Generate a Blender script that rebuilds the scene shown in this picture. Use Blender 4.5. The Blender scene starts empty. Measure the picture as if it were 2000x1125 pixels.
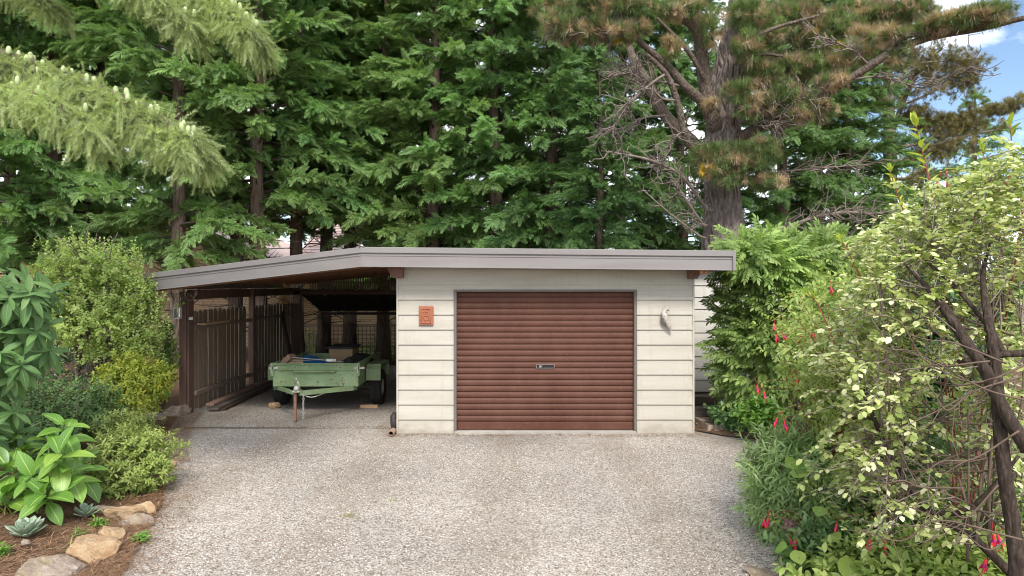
import bpy, math, random
import numpy as np
from mathutils import Matrix, Vector

SC = bpy.context.scene
COL = SC.collection
PI = math.pi
rng = np.random.default_rng(11)
random.seed(11)
F, H, CX, CY = 1333.33, 2.26, 1000.0, 555.0     # lens in photo pixels, eye height


def at(px, py, Y):
    return np.array(((px - CX) / F * Y, Y, H - (py - CY) / F * Y))


def A(v):
    return np.asarray(v, float)


def nrm(v):
    v = np.asarray(v, float)
    return v / np.maximum(np.linalg.norm(v, axis=-1, keepdims=True), 1e-9)


def sstep(a, b, x):
    t = np.clip((np.asarray(x, float) - a) / (b - a), 0, 1)
    return t * t * (3 - 2 * t)


# ------------------------------------------------------------------ mesh building
class T:                                        # a small template mesh
    def __init__(s, v, q=(), t=(), lc=None):
        s.v = A(v).reshape(-1, 3)
        s.q = np.asarray(q, int).reshape(-1, 4)
        s.t = np.asarray(t, int).reshape(-1, 3)
        s.lc = np.zeros((len(s.v), 2)) if lc is None else A(lc)


class MB:
    def __init__(s):
        s.v, s.q, s.t, s.qm, s.tm, s.lc, s.n = [], [], [], [], [], [], 0

    def add(s, v, q=(), t=(), m=0, lc=None):
        v = A(v).reshape(-1, 3)
        q = np.asarray(q, int).reshape(-1, 4)
        t = np.asarray(t, int).reshape(-1, 3)
        s.v.append(v)
        if len(q):
            s.q.append(q + s.n); s.qm.append(np.full(len(q), m))
        if len(t):
            s.t.append(t + s.n); s.tm.append(np.full(len(t), m))
        s.lc.append(np.zeros((len(v), 3)) if lc is None else lc)
        s.n += len(v)

    def inst(s, tp, pos, R, scale, m=0, rnd=None):
        pos = A(pos); k = len(pos); n = len(tp.v)
        if k == 0:
            return
        scale = A(scale)
        if scale.ndim == 0:
            scale = np.full(k, float(scale))
        sv = tp.v[None] * (scale[:, None, None] if scale.ndim == 1 else scale[:, None, :])
        v = np.einsum('mij,mnj->mni', R, sv) + pos[:, None, :]
        off = (np.arange(k) * n)[:, None, None]
        rnd = rng.random(k) if rnd is None else A(rnd)
        lc = np.concatenate([np.broadcast_to(tp.lc[None], (k, n, 2)), np.broadcast_to(rnd[:, None, None], (k, n, 1))], 2).reshape(-1, 3)
        s.add(v.reshape(-1, 3), (tp.q[None] + off).reshape(-1, 4) if len(tp.q) else (), (tp.t[None] + off).reshape(-1, 3) if len(tp.t) else (), m, lc)

    def hexa(s, p, m=0):      # 8 points: bottom loop then top loop
        s.add(p, [(3, 2, 1, 0), (4, 5, 6, 7), (0, 1, 5, 4), (1, 2, 6, 5), (2, 3, 7, 6), (3, 0, 4, 7)], m=m)

    def box(s, x0, x1, y0, y1, z0, z1, m=0):
        s.hexa([(x0, y0, z0), (x1, y0, z0), (x1, y1, z0), (x0, y1, z0), (x0, y0, z1), (x1, y0, z1), (x1, y1, z1), (x0, y1, z1)], m)

    def bbox(s, x0, x1, y0, y1, z0, z1, b=.006, m=0):   # box with bevelled edges (chamfer)
        vs = []
        for z, i in ((z0, b), (z0 + b, 0), (z1 - b, 0), (z1, b)):
            for (x, y) in ((x0 + i, y0 + b), (x0 + b, y0 + i), (x1 - b, y0 + i), (x1 - i, y0 + b), (x1 - i, y1 - b), (x1 - b, y1 - i), (x0 + b, y1 - i), (x0 + i, y1 - b)):
                vs.append((x, y, z))
        q = []
        for k in range(3):
            for j in range(8):
                a, c = k * 8 + j, k * 8 + (j + 1) % 8
                q.append((a, c, c + 8, a + 8))
        q += [(3, 2, 1, 0), (7, 4, 3, 0), (7, 6, 5, 4), (24, 25, 26, 27), (24, 27, 28, 31), (28, 29, 30, 31)]
        s.add(vs, q, m=m)

    def bar(s, p0, p1, w, h, m=0, up=(0, 0, 1)):
        p0, p1 = A(p0), A(p1)
        d = nrm(p1 - p0); sd = np.cross(d, A(up))
        if np.linalg.norm(sd) < 1e-5:
            sd = np.array((1., 0, 0))
        sd = nrm(sd); u = np.cross(sd, d)
        a, c = sd * w / 2, u * h / 2
        s.hexa([p0 - a - c, p0 + a - c, p1 + a - c, p1 - a - c, p0 - a + c, p0 + a + c, p1 + a + c, p1 - a + c], m)

    def tube(s, path, rad, sides=6, m=0, cap=True, rough=0.0):
        path = A(path); n = len(path)
        rad = np.full(n, rad) if np.isscalar(rad) else A(rad)
        if len(rad) != n:
            rad = np.interp(np.linspace(0, 1, n), np.linspace(0, 1, len(rad)), rad)
        tan = nrm(np.gradient(path, axis=0))
        u = np.cross(tan[0], (0, 0, 1.0))
        if np.linalg.norm(u) < .1:
            u = np.cross(tan[0], (0, 1.0, 0))
        u = nrm(u)
        ang = np.arange(sides) / sides * 2 * PI
        vs = []
        for i in range(n):
            u = nrm(u - tan[i] * np.dot(u, tan[i])); w = np.cross(tan[i], u)
            r = rad[i] * (1 + rough * (rng.random(sides) - .5))
            vs.append(path[i] + np.cos(ang)[:, None] * u * r[:, None] + np.sin(ang)[:, None] * w * r[:, None] if rough else path[i] + rad[i] * (np.cos(ang)[:, None] * u + np.sin(ang)[:, None] * w))
        q = []
        for i in range(n - 1):
            for j in range(sides):
                a, c = i * sides + j, i * sides + (j + 1) % sides
                q.append((a, c, c + sides, a + sides))
        vs = np.concatenate(vs); t = []
        if cap:
            vs = np.concatenate([vs, path[:1], path[-1:]]); N = n * sides
            for j in range(sides):
                t.append(((j + 1) % sides, j, N)); t.append(((n - 1) * sides + j, (n - 1) * sides + (j + 1) % sides, N + 1))
        s.add(vs, q, t, m)

    def lathe(s, prof, c=(0, 0, 0), axis='z', seg=20, m=0):
        prof = A(prof); n = len(prof); vs = []
        for r, z in prof:
            for j in range(seg):
                a = 2 * PI * j / seg
                p = (r * math.cos(a), r * math.sin(a), z)
                if axis == 'x':
                    p = (p[2], p[0], p[1])
                elif axis == 'y':
                    p = (p[1], p[2], p[0])
                vs.append(A(p) + A(c))
        q = [(i * seg + j, i * seg + (j + 1) % seg, (i + 1) * seg + (j + 1) % seg, (i + 1) * seg + j) for i in range(n - 1) for j in range(seg)]
        s.add(vs, q, m=m)

    def extrude_x(s, prof, x0, x1, m=0):       # profile of (y, z) swept along x
        prof = A(prof); n = len(prof)
        v = np.concatenate([np.c_[np.full(n, x0), prof], np.c_[np.full(n, x1), prof]])
        s.add(v, [(i, i + 1, n + i + 1, n + i) for i in range(n - 1)], m=m)

    def build(s, name, mats, parent=None, smooth=False):
        me = bpy.data.meshes.new(name)
        V = np.concatenate(s.v)
        Q = np.concatenate(s.q) if s.q else np.zeros((0, 4), int)
        Tt = np.concatenate(s.t) if s.t else np.zeros((0, 3), int)
        me.vertices.add(len(V)); me.vertices.foreach_set('co', V.astype(np.float32).ravel())
        li = np.concatenate([Q.ravel(), Tt.ravel()]).astype(np.int32)
        me.loops.add(len(li)); me.loops.foreach_set('vertex_index', li)
        nf = len(Q) + len(Tt)
        me.polygons.add(nf)
        me.polygons.foreach_set('loop_start', np.concatenate([np.arange(len(Q)) * 4, len(Q) * 4 + np.arange(len(Tt)) * 3]).astype(np.int32))
        mi = np.concatenate(([np.concatenate(s.qm)] if s.qm else []) + ([np.concatenate(s.tm)] if s.tm else []))
        me.polygons.foreach_set('material_index', mi.astype(np.int32))
        lc = np.concatenate(s.lc)
        if lc.any():
            a = me.attributes.new('lc', 'FLOAT_VECTOR', 'POINT')
            a.data.foreach_set('vector', lc.astype(np.float32).ravel())
        me.update(calc_edges=True)
        me.polygons.foreach_set('use_smooth', np.full(nf, smooth))
        for m in (mats if isinstance(mats, (list, tuple)) else [mats]):
            me.materials.append(m)
        o = bpy.data.objects.new(name, me)
        COL.objects.link(o)
        if parent is not None:
            o.parent = parent
            if parent.type == 'EMPTY':
                o.matrix_parent_inverse = Matrix.Translation(-Vector(parent.location))
        return o


def thing(name, label, cat, loc=(0, 0, 0), group=None):
    o = bpy.data.objects.new(name, None); COL.objects.link(o)
    o.empty_display_size = .2
    o.location = tuple(float(x) for x in loc)
    o['label'] = label; o['category'] = cat
    if group:
        o['group'] = group
    return o


def tag(o, label, cat, group=None):
    o['label'] = label; o['category'] = cat
    if group:
        o['group'] = group
    return o


def kind(o, k, label=None, cat=None):
    o['kind'] = k
    if label:
        o['label'] = label
    if cat:
        o['category'] = cat
    return o


def catmull(pts, n=6):
    pts = A(pts)
    P = np.concatenate([[2 * pts[0] - pts[1]], pts, [2 * pts[-1] - pts[-2]]])
    out = []
    for i in range(1, len(P) - 2):
        p0, p1, p2, p3 = P[i - 1], P[i], P[i + 1], P[i + 2]
        for k in range(n):
            t = k / n
            out.append(.5 * ((2 * p1) + (-p0 + p2) * t + (2 * p0 - 5 * p1 + 4 * p2 - p3) * t * t + (-p0 + 3 * p1 - 3 * p2 + p3) * t ** 3))
    out.append(pts[-1])
    return A(out)


def frames(d, up):
    d = nrm(d); up = np.broadcast_to(A(up), d.shape)
    s = np.cross(d, up)
    bad = np.linalg.norm(s, axis=1) < 1e-3
    s[bad] = (1, 0, 0)
    s = nrm(s); n = np.cross(s, d)
    return np.stack([s, d, n], axis=2)


def ico(sub):
    t = (1 + 5 ** .5) / 2
    v = [(-1, t, 0), (1, t, 0), (-1, -t, 0), (1, -t, 0), (0, -1, t), (0, 1, t), (0, -1, -t), (0, 1, -t), (t, 0, -1), (t, 0, 1), (-t, 0, -1), (-t, 0, 1)]
    f = [(0, 11, 5), (0, 5, 1), (0, 1, 7), (0, 7, 10), (0, 10, 11), (1, 5, 9), (5, 11, 4), (11, 10, 2), (10, 7, 6), (7, 1, 8), (3, 9, 4), (3, 4, 2), (3, 2, 6), (3, 6, 8), (3, 8, 9), (4, 9, 5), (2, 4, 11), (6, 2, 10), (8, 6, 7), (9, 8, 1)]
    v = [nrm(p) for p in v]
    for _ in range(sub):
        c = {}; g = []

        def mid(a, b):
            k = (min(a, b), max(a, b))
            if k not in c:
                c[k] = len(v); v.append(nrm(v[a] + v[b]))
            return c[k]
        for a, b, d in f:
            x, y, z = mid(a, b), mid(b, d), mid(d, a)
            g += [(a, x, z), (b, y, x), (d, z, y), (x, y, z)]
        f = g
    return A(v), np.asarray(f, int)


ICO = {k: ico(k) for k in (1, 2, 4)}


def wob(p, k, seed=0):       # cheap smooth pseudo noise, about -1..1
    p = A(p) * k
    r = np.random.default_rng(seed); out = 0
    for i in range(5):
        d = r.normal(size=3); out = out + np.sin(p @ d * 1.3 + r.random() * 6.28)
    return out / 3.0


# ------------------------------------------------------------------ materials
def mk(name):
    m = bpy.data.materials.new(name); m.use_nodes = True
    m.node_tree.nodes.clear()
    return m, m.node_tree


def nd(nt, kind_, ins=None, **props):
    n = nt.nodes.new(kind_)
    for k, v in props.items():
        setattr(n, k, v)
    for k, v in (ins or {}).items():
        if isinstance(v, bpy.types.NodeSocket):
            nt.links.new(v, n.inputs[k])
        else:
            n.inputs[k].default_value = v
    return n


def c4(c):
    return (*c, 1.0) if len(c) == 3 else tuple(c)


def ramp(nt, fac, stops, interp='LINEAR'):
    r = nd(nt, 'ShaderNodeValToRGB', {'Fac': fac})
    cr = r.color_ramp; cr.interpolation = interp
    while len(cr.elements) < len(stops):
        cr.elements.new(1.0)
    for e, (p, c) in zip(cr.elements, stops):
        e.position = p; e.color = c4(c)
    return r.outputs['Color']


def mixc(nt, fac, a, b, mode='MIX'):
    n = nd(nt, 'ShaderNodeMix', data_type='RGBA', blend_type=mode)
    for i, v in ((0, fac), (6, a), (7, b)):
        if isinstance(v, bpy.types.NodeSocket):
            nt.links.new(v, n.inputs[i])
        else:
            n.inputs[i].default_value = v if i == 0 else c4(v)
    return n.outputs[2]


def coord(nt, scale=(1, 1, 1), src='Object'):
    tc = nd(nt, 'ShaderNodeTexCoord')
    return nd(nt, 'ShaderNodeMapping', {'Vector': tc.outputs[src], 'Scale': scale}).outputs[0]


def surf(name, cols, scale=4, weather=None, stretch=(1, 1, 1), rough=.6, bump=.2, bscale=40, metal=0.0, spec=.4, detail=6, dirt=None, bdist=.01, specks=None):
    m, nt = mk(name)
    co = coord(nt, stretch)
    nz = nd(nt, 'ShaderNodeTexNoise', {'Vector': co, 'Scale': scale, 'Detail': detail, 'Roughness': .62})
    n = len(cols)
    c = ramp(nt, nz.outputs[0], [(.3 + .4 * i / max(1, n - 1), x) for i, x in enumerate(cols)])
    if dirt:       # (colour, scale, amount): blotches of dirt or moss
        d = nd(nt, 'ShaderNodeTexNoise', {'Vector': co, 'Scale': dirt[1], 'Detail': 8, 'Roughness': .7})
        f = nd(nt, 'ShaderNodeMapRange', {'Value': d.outputs[0], 'From Min': .52, 'From Max': .72, 'To Max': dirt[2]})
        c = mixc(nt, f.outputs[0], c, dirt[0])
    if specks:
        v = nd(nt, 'ShaderNodeTexNoise', {'Vector': coord(nt), 'Scale': specks[1], 'Detail': 3})
        f = nd(nt, 'ShaderNodeMapRange', {'Value': v.outputs[0], 'From Min': .62, 'From Max': .68, 'To Max': specks[2]})
        c = mixc(nt, f.outputs[0], c, specks[0])
    if weather:     # (foot height, streak colour)
        wc_ = coord(nt); sz = nd(nt, 'ShaderNodeSeparateXYZ', {'Vector': wc_})
        wn = nd(nt, 'ShaderNodeTexNoise', {'Vector': wc_, 'Scale': 6.0, 'Detail': 8, 'Roughness': .7})
        zz = nd(nt, 'ShaderNodeMath', {0: wn.outputs[0], 1: -.45, 2: sz.outputs[2]}, operation='MULTIPLY_ADD')
        f1_ = nd(nt, 'ShaderNodeMapRange', {'Value': zz.outputs[0], 'From Min': weather[0] - .12, 'From Max': weather[0] + .05, 'To Min': .55, 'To Max': 0})
        c = mixc(nt, f1_.outputs[0], c, (.2, .155, .11))
        sn_ = nd(nt, 'ShaderNodeTexNoise', {'Vector': coord(nt, (9, 9, .55)), 'Scale': 1.6, 'Detail': 7, 'Roughness': .7})
        f2_ = nd(nt, 'ShaderNodeMapRange', {'Value': sn_.outputs[0], 'From Min': .54, 'From Max': .72, 'To Max': .5})
        c = mixc(nt, f2_.outputs[0], c, weather[1])
        gn_ = nd(nt, 'ShaderNodeTexNoise', {'Vector': coord(nt, (1.2, 1, 34)), 'Scale': 2.0, 'Detail': 5, 'Roughness': .7})
        f3_ = nd(nt, 'ShaderNodeMapRange', {'Value': gn_.outputs[0], 'From Min': .5, 'From Max': .75, 'To Max': .35})
        c = mixc(nt, f3_.outputs[0], c, weather[1])
    b2 = nd(nt, 'ShaderNodeTexNoise', {'Vector': co, 'Scale': bscale, 'Detail': 6, 'Roughness': .65})
    bp = nd(nt, 'ShaderNodeBump', {'Height': b2.outputs[0], 'Strength': bump, 'Distance': bdist})
    rr = nd(nt, 'ShaderNodeMapRange', {'Value': b2.outputs[0], 'To Min': max(0, rough - .1), 'To Max': min(1, rough + .12)})
    p = nd(nt, 'ShaderNodeBsdfPrincipled', {'Base Color': c, 'Roughness': rr.outputs[0], 'Metallic': metal, 'Specular IOR Level': spec, 'Normal': bp.outputs[0]})
    o = nd(nt, 'ShaderNodeOutputMaterial'); nt.links.new(p.outputs[0], o.inputs[0])
    return m


def foliage(name, cols, trans=.3, rough=.5, spec=.35, clump=(1.2, .35), island=True, vein=None, edge=None, tcol=1.5, edge2=None, objvar=0.0, mixisl=0.5):
    m, nt = mk(name)
    at_ = nd(nt, 'ShaderNodeAttribute', attribute_name='lc')
    sep = nd(nt, 'ShaderNodeSeparateXYZ', {'Vector': at_.outputs['Vector']})
    f = sep.outputs[2]
    if island:
        g = nd(nt, 'ShaderNodeNewGeometry')
        mx = nd(nt, 'ShaderNodeMix', {0: mixisl, 2: f, 3: g.outputs['Random Per Island']})
        f = mx.outputs[0]
    n = len(cols)
    c = ramp(nt, f, [(.1 + .8 * i / max(1, n - 1), x) for i, x in enumerate(cols)])
    co = coord(nt)
    nz = nd(nt, 'ShaderNodeTexNoise', {'Vector': co, 'Scale': clump[0], 'Detail': 2})
    val = nd(nt, 'ShaderNodeMapRange', {'Value': nz.outputs[0], 'From Min': .3, 'From Max': .7, 'To Min': 1 - clump[1], 'To Max': 1 + clump[1]})
    v_ = val.outputs[0]
    hsv = nd(nt, 'ShaderNodeHueSaturation', {'Color': c, 'Value': v_})
    if objvar:
        oi = nd(nt, 'ShaderNodeObjectInfo')
        h = nd(nt, 'ShaderNodeMapRange', {'Value': oi.outputs['Random'], 'To Min': .5 - objvar, 'To Max': .5 + objvar})
        nt.links.new(h.outputs[0], hsv.inputs['Hue'])
    c = hsv.outputs[0]
    u = nd(nt, 'ShaderNodeMath', {0: sep.outputs[0]}, operation='ABSOLUTE').outputs[0]
    if edge:
        fe = nd(nt, 'ShaderNodeMapRange', {'Value': u, 'From Min': edge[1], 'From Max': edge[1] + .25, 'To Max': edge[2]})
        c = mixc(nt, fe.outputs[0], c, edge[0])
    if edge2:      # younger, paler needle tips
        ft = nd(nt, 'ShaderNodeMapRange', {'Value': sep.outputs[1], 'From Min': .35, 'From Max': 1.0, 'To Max': edge2[1]})
        c = mixc(nt, ft.outputs[0], c, edge2[0])
    nrm_ = None
    if vein:
        fv = nd(nt, 'ShaderNodeMapRange', {'Value': u, 'From Min': .03, 'From Max': .12, 'To Min': .85, 'To Max': 0})
        a1 = nd(nt, 'ShaderNodeMath', {0: u, 1: .35}, operation='MULTIPLY')
        a2 = nd(nt, 'ShaderNodeMath', {0: sep.outputs[1], 1: a1.outputs[0]}, operation='SUBTRACT')
        a3 = nd(nt, 'ShaderNodeMath', {0: a2.outputs[0], 1: 50.0}, operation='MULTIPLY')
        a4 = nd(nt, 'ShaderNodeMath', {0: a3.outputs[0]}, operation='SINE')
        f2 = nd(nt, 'ShaderNodeMapRange', {'Value': a4.outputs[0], 'From Min': .75, 'From Max': 1, 'To Max': .35})
        mxx = nd(nt, 'ShaderNodeMath', {0: fv.outputs[0], 1: f2.outputs[0]}, operation='MAXIMUM')
        c = mixc(nt, mxx.outputs[0], c, vein)
        nrm_ = nd(nt, 'ShaderNodeBump', {'Height': mxx.outputs[0], 'Strength': .4, 'Distance': .004}).outputs[0]
    p = nd(nt, 'ShaderNodeBsdfPrincipled', {'Base Color': c, 'Roughness': rough, 'Specular IOR Level': spec})
    if nrm_:
        nt.links.new(nrm_, p.inputs['Normal'])
    tb = mixc(nt, 1.0, c, (tcol, tcol * 1.05, tcol * .6), 'MULTIPLY')
    tr = nd(nt, 'ShaderNodeBsdfTranslucent', {'Color': tb})
    ms = nd(nt, 'ShaderNodeMixShader', {0: trans, 1: p.outputs[0], 2: tr.outputs[0]})
    o = nd(nt, 'ShaderNodeOutputMaterial'); nt.links.new(ms.outputs[0], o.inputs[0])
    return m


def bark(name, cols, sx=(14, 14, 3), bump=.9, dist=.03, lich=None):
    m, nt = mk(name)
    co = coord(nt, sx)
    w = nd(nt, 'ShaderNodeTexNoise', {'Vector': co, 'Scale': .8, 'Detail': 4})
    vo = nd(nt, 'ShaderNodeTexVoronoi', {'Vector': nd(nt, 'ShaderNodeMix', {0: .12, 4: co, 5: w.outputs['Color']}, data_type='VECTOR').outputs[1], 'Scale': 1.0}, feature='DISTANCE_TO_EDGE')
    nz = nd(nt, 'ShaderNodeTexNoise', {'Vector': co, 'Scale': 1.7, 'Detail': 8, 'Roughness': .7})
    n = len(cols)
    c = ramp(nt, nz.outputs[0], [(.3 + .4 * i / (n - 1), x) for i, x in enumerate(cols)])
    if lich:
        l = nd(nt, 'ShaderNodeTexNoise', {'Vector': coord(nt), 'Scale': 3.0, 'Detail': 9, 'Roughness': .75})
        f = nd(nt, 'ShaderNodeMapRange', {'Value': l.outputs[0], 'From Min': .52, 'From Max': .66, 'To Max': .6})
        c = mixc(nt, f.outputs[0], c, lich)
    hs = nd(nt, 'ShaderNodeMapRange', {'Value': vo.outputs[0], 'From Max': .25})
    hh = nd(nt, 'ShaderNodeMath', {0: hs.outputs[0], 1: nz.outputs[0]}, operation='ADD')
    bp = nd(nt, 'ShaderNodeBump', {'Height': hh.outputs[0], 'Strength': bump, 'Distance': dist})
    p = nd(nt, 'ShaderNodeBsdfPrincipled', {'Base Color': c, 'Roughness': .9, 'Specular IOR Level': .15, 'Normal': bp.outputs[0]})
    o = nd(nt, 'ShaderNodeOutputMaterial'); nt.links.new(p.outputs[0], o.inputs[0])
    return m


def gravel_mat(name, dirt_amt, bright=1.0):
    m, nt = mk(name)
    co = coord(nt)
    wv = nd(nt, 'ShaderNodeTexNoise', {'Vector': co, 'Scale': 40.0, 'Detail': 2})
    jit = nd(nt, 'ShaderNodeMix', {0: .012, 4: co, 5: wv.outputs['Color']}, data_type='VECTOR').outputs[1]
    vo = nd(nt, 'ShaderNodeTexVoronoi', {'Vector': jit, 'Scale': 84.0})
    sp = nd(nt, 'ShaderNodeSeparateColor', {0: vo.outputs['Color']})
    b = bright
    c = ramp(nt, sp.outputs[0], [(0, (.12 * b, .096 * b, .078 * b)), (.15, (.26 * b, .217 * b, .18 * b)), (.4, (.4 * b, .35 * b, .3 * b)), (.75, (.52 * b, .472 * b, .415 * b)), (1, (.72 * b, .685 * b, .63 * b))])
    # leaf crumbs and damp soil between the stones
    n1 = nd(nt, 'ShaderNodeTexNoise', {'Vector': co, 'Scale': 1.1, 'Detail': 9, 'Roughness': .72})
    f1 = nd(nt, 'ShaderNodeMapRange', {'Value': n1.outputs[0], 'From Min': .47, 'From Max': .72, 'To Max': dirt_amt})
    c = mixc(nt, f1.outputs[0], c, (.15, .115, .08))
    n2 = nd(nt, 'ShaderNodeTexNoise', {'Vector': co, 'Scale': 17.0, 'Detail': 4, 'Roughness': .8})
    f2 = nd(nt, 'ShaderNodeMapRange', {'Value': n2.outputs[0], 'From Min': .6, 'From Max': .72, 'To Max': .6})
    c = mixc(nt, f2.outputs[0], c, (.16, .115, .07))
    n3 = nd(nt, 'ShaderNodeTexNoise', {'Vector': co, 'Scale': .55, 'Detail': 3})
    f3 = nd(nt, 'ShaderNodeMapRange', {'Value': n3.outputs[0], 'From Min': .35, 'From Max': .65, 'To Min': .76, 'To Max': 1.1})
    c = nd(nt, 'ShaderNodeHueSaturation', {'Color': c, 'Value': f3.outputs[0]}).outputs[0]
    sx = nd(nt, 'ShaderNodeSeparateXYZ', {'Vector': co})     # two worn wheel lines leading to the door, crumbs gathered between
    ww = nd(nt, 'ShaderNodeTexNoise', {'Vector': co, 'Scale': .9, 'Detail': 3})
    xx = nd(nt, 'ShaderNodeMath', {0: ww.outputs[0], 1: .9, 2: sx.outputs[0]}, operation='MULTIPLY_ADD')
    sn = nd(nt, 'ShaderNodeMath', {0: nd(nt, 'ShaderNodeMath', {0: xx.outputs[0], 1: 3.9, 2: .4}, operation='MULTIPLY_ADD').outputs[0]}, operation='SINE')
    fw = nd(nt, 'ShaderNodeMapRange', {'Value': sn.outputs[0], 'From Min': .1, 'From Max': 1.0, 'To Max': .26})
    c = mixc(nt, fw.outputs[0], c, (.2, .15, .10))
    hgt = nd(nt, 'ShaderNodeMath', {0: vo.outputs['Distance'], 1: -1.0}, operation='MULTIPLY')
    bp = nd(nt, 'ShaderNodeBump', {'Height': hgt.outputs[0], 'Strength': .9, 'Distance': .012})
    p = nd(nt, 'ShaderNodeBsdfPrincipled', {'Base Color': c, 'Roughness': .85, 'Specular IOR Level': .25, 'Normal': bp.outputs[0]})
    o = nd(nt, 'ShaderNodeOutputMaterial'); nt.links.new(p.outputs[0], o.inputs[0])
    return m


def island_mat(name, cols, rough=.8, bump=0.0):
    m, nt = mk(name)
    g = nd(nt, 'ShaderNodeNewGeometry')
    n = len(cols)
    c = ramp(nt, g.outputs['Random Per Island'], [(i / (n - 1), x) for i, x in enumerate(cols)])
    nz = nd(nt, 'ShaderNodeTexNoise', {'Vector': coord(nt), 'Scale': 2.0, 'Detail': 5})
    v = nd(nt, 'ShaderNodeMapRange', {'Value': nz.outputs[0], 'From Min': .3, 'From Max': .7, 'To Min': .8, 'To Max': 1.15})
    c = nd(nt, 'ShaderNodeHueSaturation', {'Color': c, 'Value': v.outputs[0]}).outputs[0]
    p = nd(nt, 'ShaderNodeBsdfPrincipled', {'Base Color': c, 'Roughness': rough, 'Specular IOR Level': .25})
    o = nd(nt, 'ShaderNodeOutputMaterial'); nt.links.new(p.outputs[0], o.inputs[0])
    return m


def glass_mat(name):
    m, nt = mk(name)
    p = nd(nt, 'ShaderNodeBsdfPrincipled', {'Base Color': (.8, .85, .85, 1), 'Roughness': .08, 'Transmission Weight': .9, 'IOR': 1.3})
    o = nd(nt, 'ShaderNodeOutputMaterial'); nt.links.new(p.outputs[0], o.inputs[0])
    return m


M = {}
M['cream'] = surf('cream_weatherboard_paint', [(.375, .345, .29), (.435, .405, .35), (.475, .445, .39)], scale=1.6, stretch=(.5, 1, 3), rough=.55, bump=.12, bscale=60, dirt=((.40, .36, .27), 2.5, .4), spec=.35, weather=(-.12, (.36, .31, .23)))
M['cream2'] = surf('white_weatherboard_paint', [(.48, .465, .42), (.56, .54, .50)], scale=1.6, stretch=(.5, 1, 3), rough=.55, bump=.12, bscale=60, dirt=((.42, .38, .28), 2.2, .5), weather=(.15, (.36, .32, .24)))
M['fascia'] = surf('taupe_fascia_paint', [(.19, .17, .165), (.235, .215, .208)], scale=2, stretch=(.4, 1, 3), rough=.42, bump=.05, bscale=30, dirt=((.2, .17, .14), 5, .35))
M['frame_p'] = surf('taupe_frame_paint', [(.12, .10, .085), (.15, .13, .11)], rough=.5, bump=.05)
M['door'] = surf('brown_roller_door', [(.076, .030, .019), (.092, .037, .024), (.108, .046, .031)], scale=1.2, stretch=(1.5, 1, .7), rough=.56, bump=.05, bscale=24, dirt=((.125, .068, .042), 3, .4), spec=.22, specks=((.24, .15, .11), 55, .35))
M['metal'] = surf('dull_metal', [(.3, .285, .28), (.42, .4, .39)], rough=.35, metal=.8, bump=.05)
M['dark'] = surf('dark_slot', [(.01, .008, .007), (.02, .016, .014)], rough=.7)
M['brown'] = surf('brown_stained_timber', [(.12, .066, .05), (.17, .098, .074)], scale=5, stretch=(2, 2, .4), rough=.65, bump=.25, bscale=20)
M['brown2'] = surf('brown_bracket_paint', [(.12, .055, .038), (.17, .085, .06)], scale=5, rough=.6, bump=.15)
M['ceil'] = surf('red_brown_ceiling_timber', [(.2, .095, .055), (.3, .15, .09)], scale=4, stretch=(3, .6, 1), rough=.7, bump=.2)
M['picket'] = surf('weathered_paling', [(.19, .135, .098), (.27, .2, .148), (.34, .265, .2)], scale=5, stretch=(3, 7, .5), rough=.85, bump=.5, bscale=14, dirt=((.26, .24, .07), 1.6, .6), spec=.15)
M['rail'] = surf('weathered_rail', [(.2, .15, .115), (.29, .225, .175)], scale=5, stretch=(3, .7, 3), rough=.85, bump=.4, bscale=18, spec=.15)
M['plank'] = surf('pinkish_plank', [(.24, .14, .10), (.34, .22, .165)], scale=5, stretch=(4, .5, 3), rough=.8, bump=.3, bscale=16)
M['plankd'] = surf('dark_plank', [(.05, .025, .02), (.085, .045, .035)], scale=5, stretch=(4, .5, 3), rough=.8, bump=.3, bscale=16)
M['grwood'] = surf('grey_old_timber', [(.09, .07, .06), (.16, .13, .105)], scale=4, stretch=(.6, 3, 3), rough=.9, bump=.5, bscale=14, dirt=((.07, .06, .03), 3, .6))
M['newwood'] = surf('raw_pine_wood', [(.45, .27, .15), (.56, .37, .23)], scale=5, stretch=(1, 4, 4), rough=.75, bump=.2)
M['green'] = surf('old_green_paint', [(.17, .25, .115), (.22, .31, .155), (.27, .36, .2)], scale=3.5, rough=.5, bump=.15, bscale=26, dirt=((.28, .33, .24), 4.5, .5), specks=((.15, .075, .04), 24, .9))
M['greend'] = surf('dark_green_paint', [(.035, .06, .035), (.06, .085, .05)], scale=4, rough=.6, bump=.15)
M['rubber'] = surf('tyre_rubber', [(.013, .012, .012), (.03, .028, .026)], scale=9, rough=.85, bump=.2)
M['rust'] = surf('rusty_steel', [(.2, .095, .06), (.32, .19, .13)], scale=14, rough=.8, bump=.25)
M['zinc'] = surf('flaky_zinc', [(.42, .42, .37), (.60, .58, .50)], scale=18, rough=.6, metal=.35, bump=.3, specks=((.2, .12, .06), 40, .7))
M['card'] = surf('cardboard', [(.23, .15, .08), (.29, .2, .115)], scale=3, rough=.85, bump=.08)
M['tarp'] = surf('blue_tarp', [(.006, .085, .27), (.012, .15, .42)], scale=6, rough=.35, bump=.3, bscale=9, bdist=.03)
M['darkcloth'] = surf('dark_sacking', [(.014, .014, .013), (.035, .034, .03)], scale=8, rough=.85, bump=.3)
M['terra'] = surf('terracotta', [(.29, .10, .052), (.36, .14, .075)], scale=9, rough=.8, bump=.2)
M['orn'] = surf('pale_weathered_plaster', [(.32, .27, .23), (.58, .53, .48)], scale=22, rough=.8, bump=.4, bscale=50, specks=((.2, .14, .11), 35, .7))
M['white'] = surf('white_metal_paint', [(.68, .67, .63), (.78, .77, .74)], scale=6, rough=.4, bump=.06)
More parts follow.
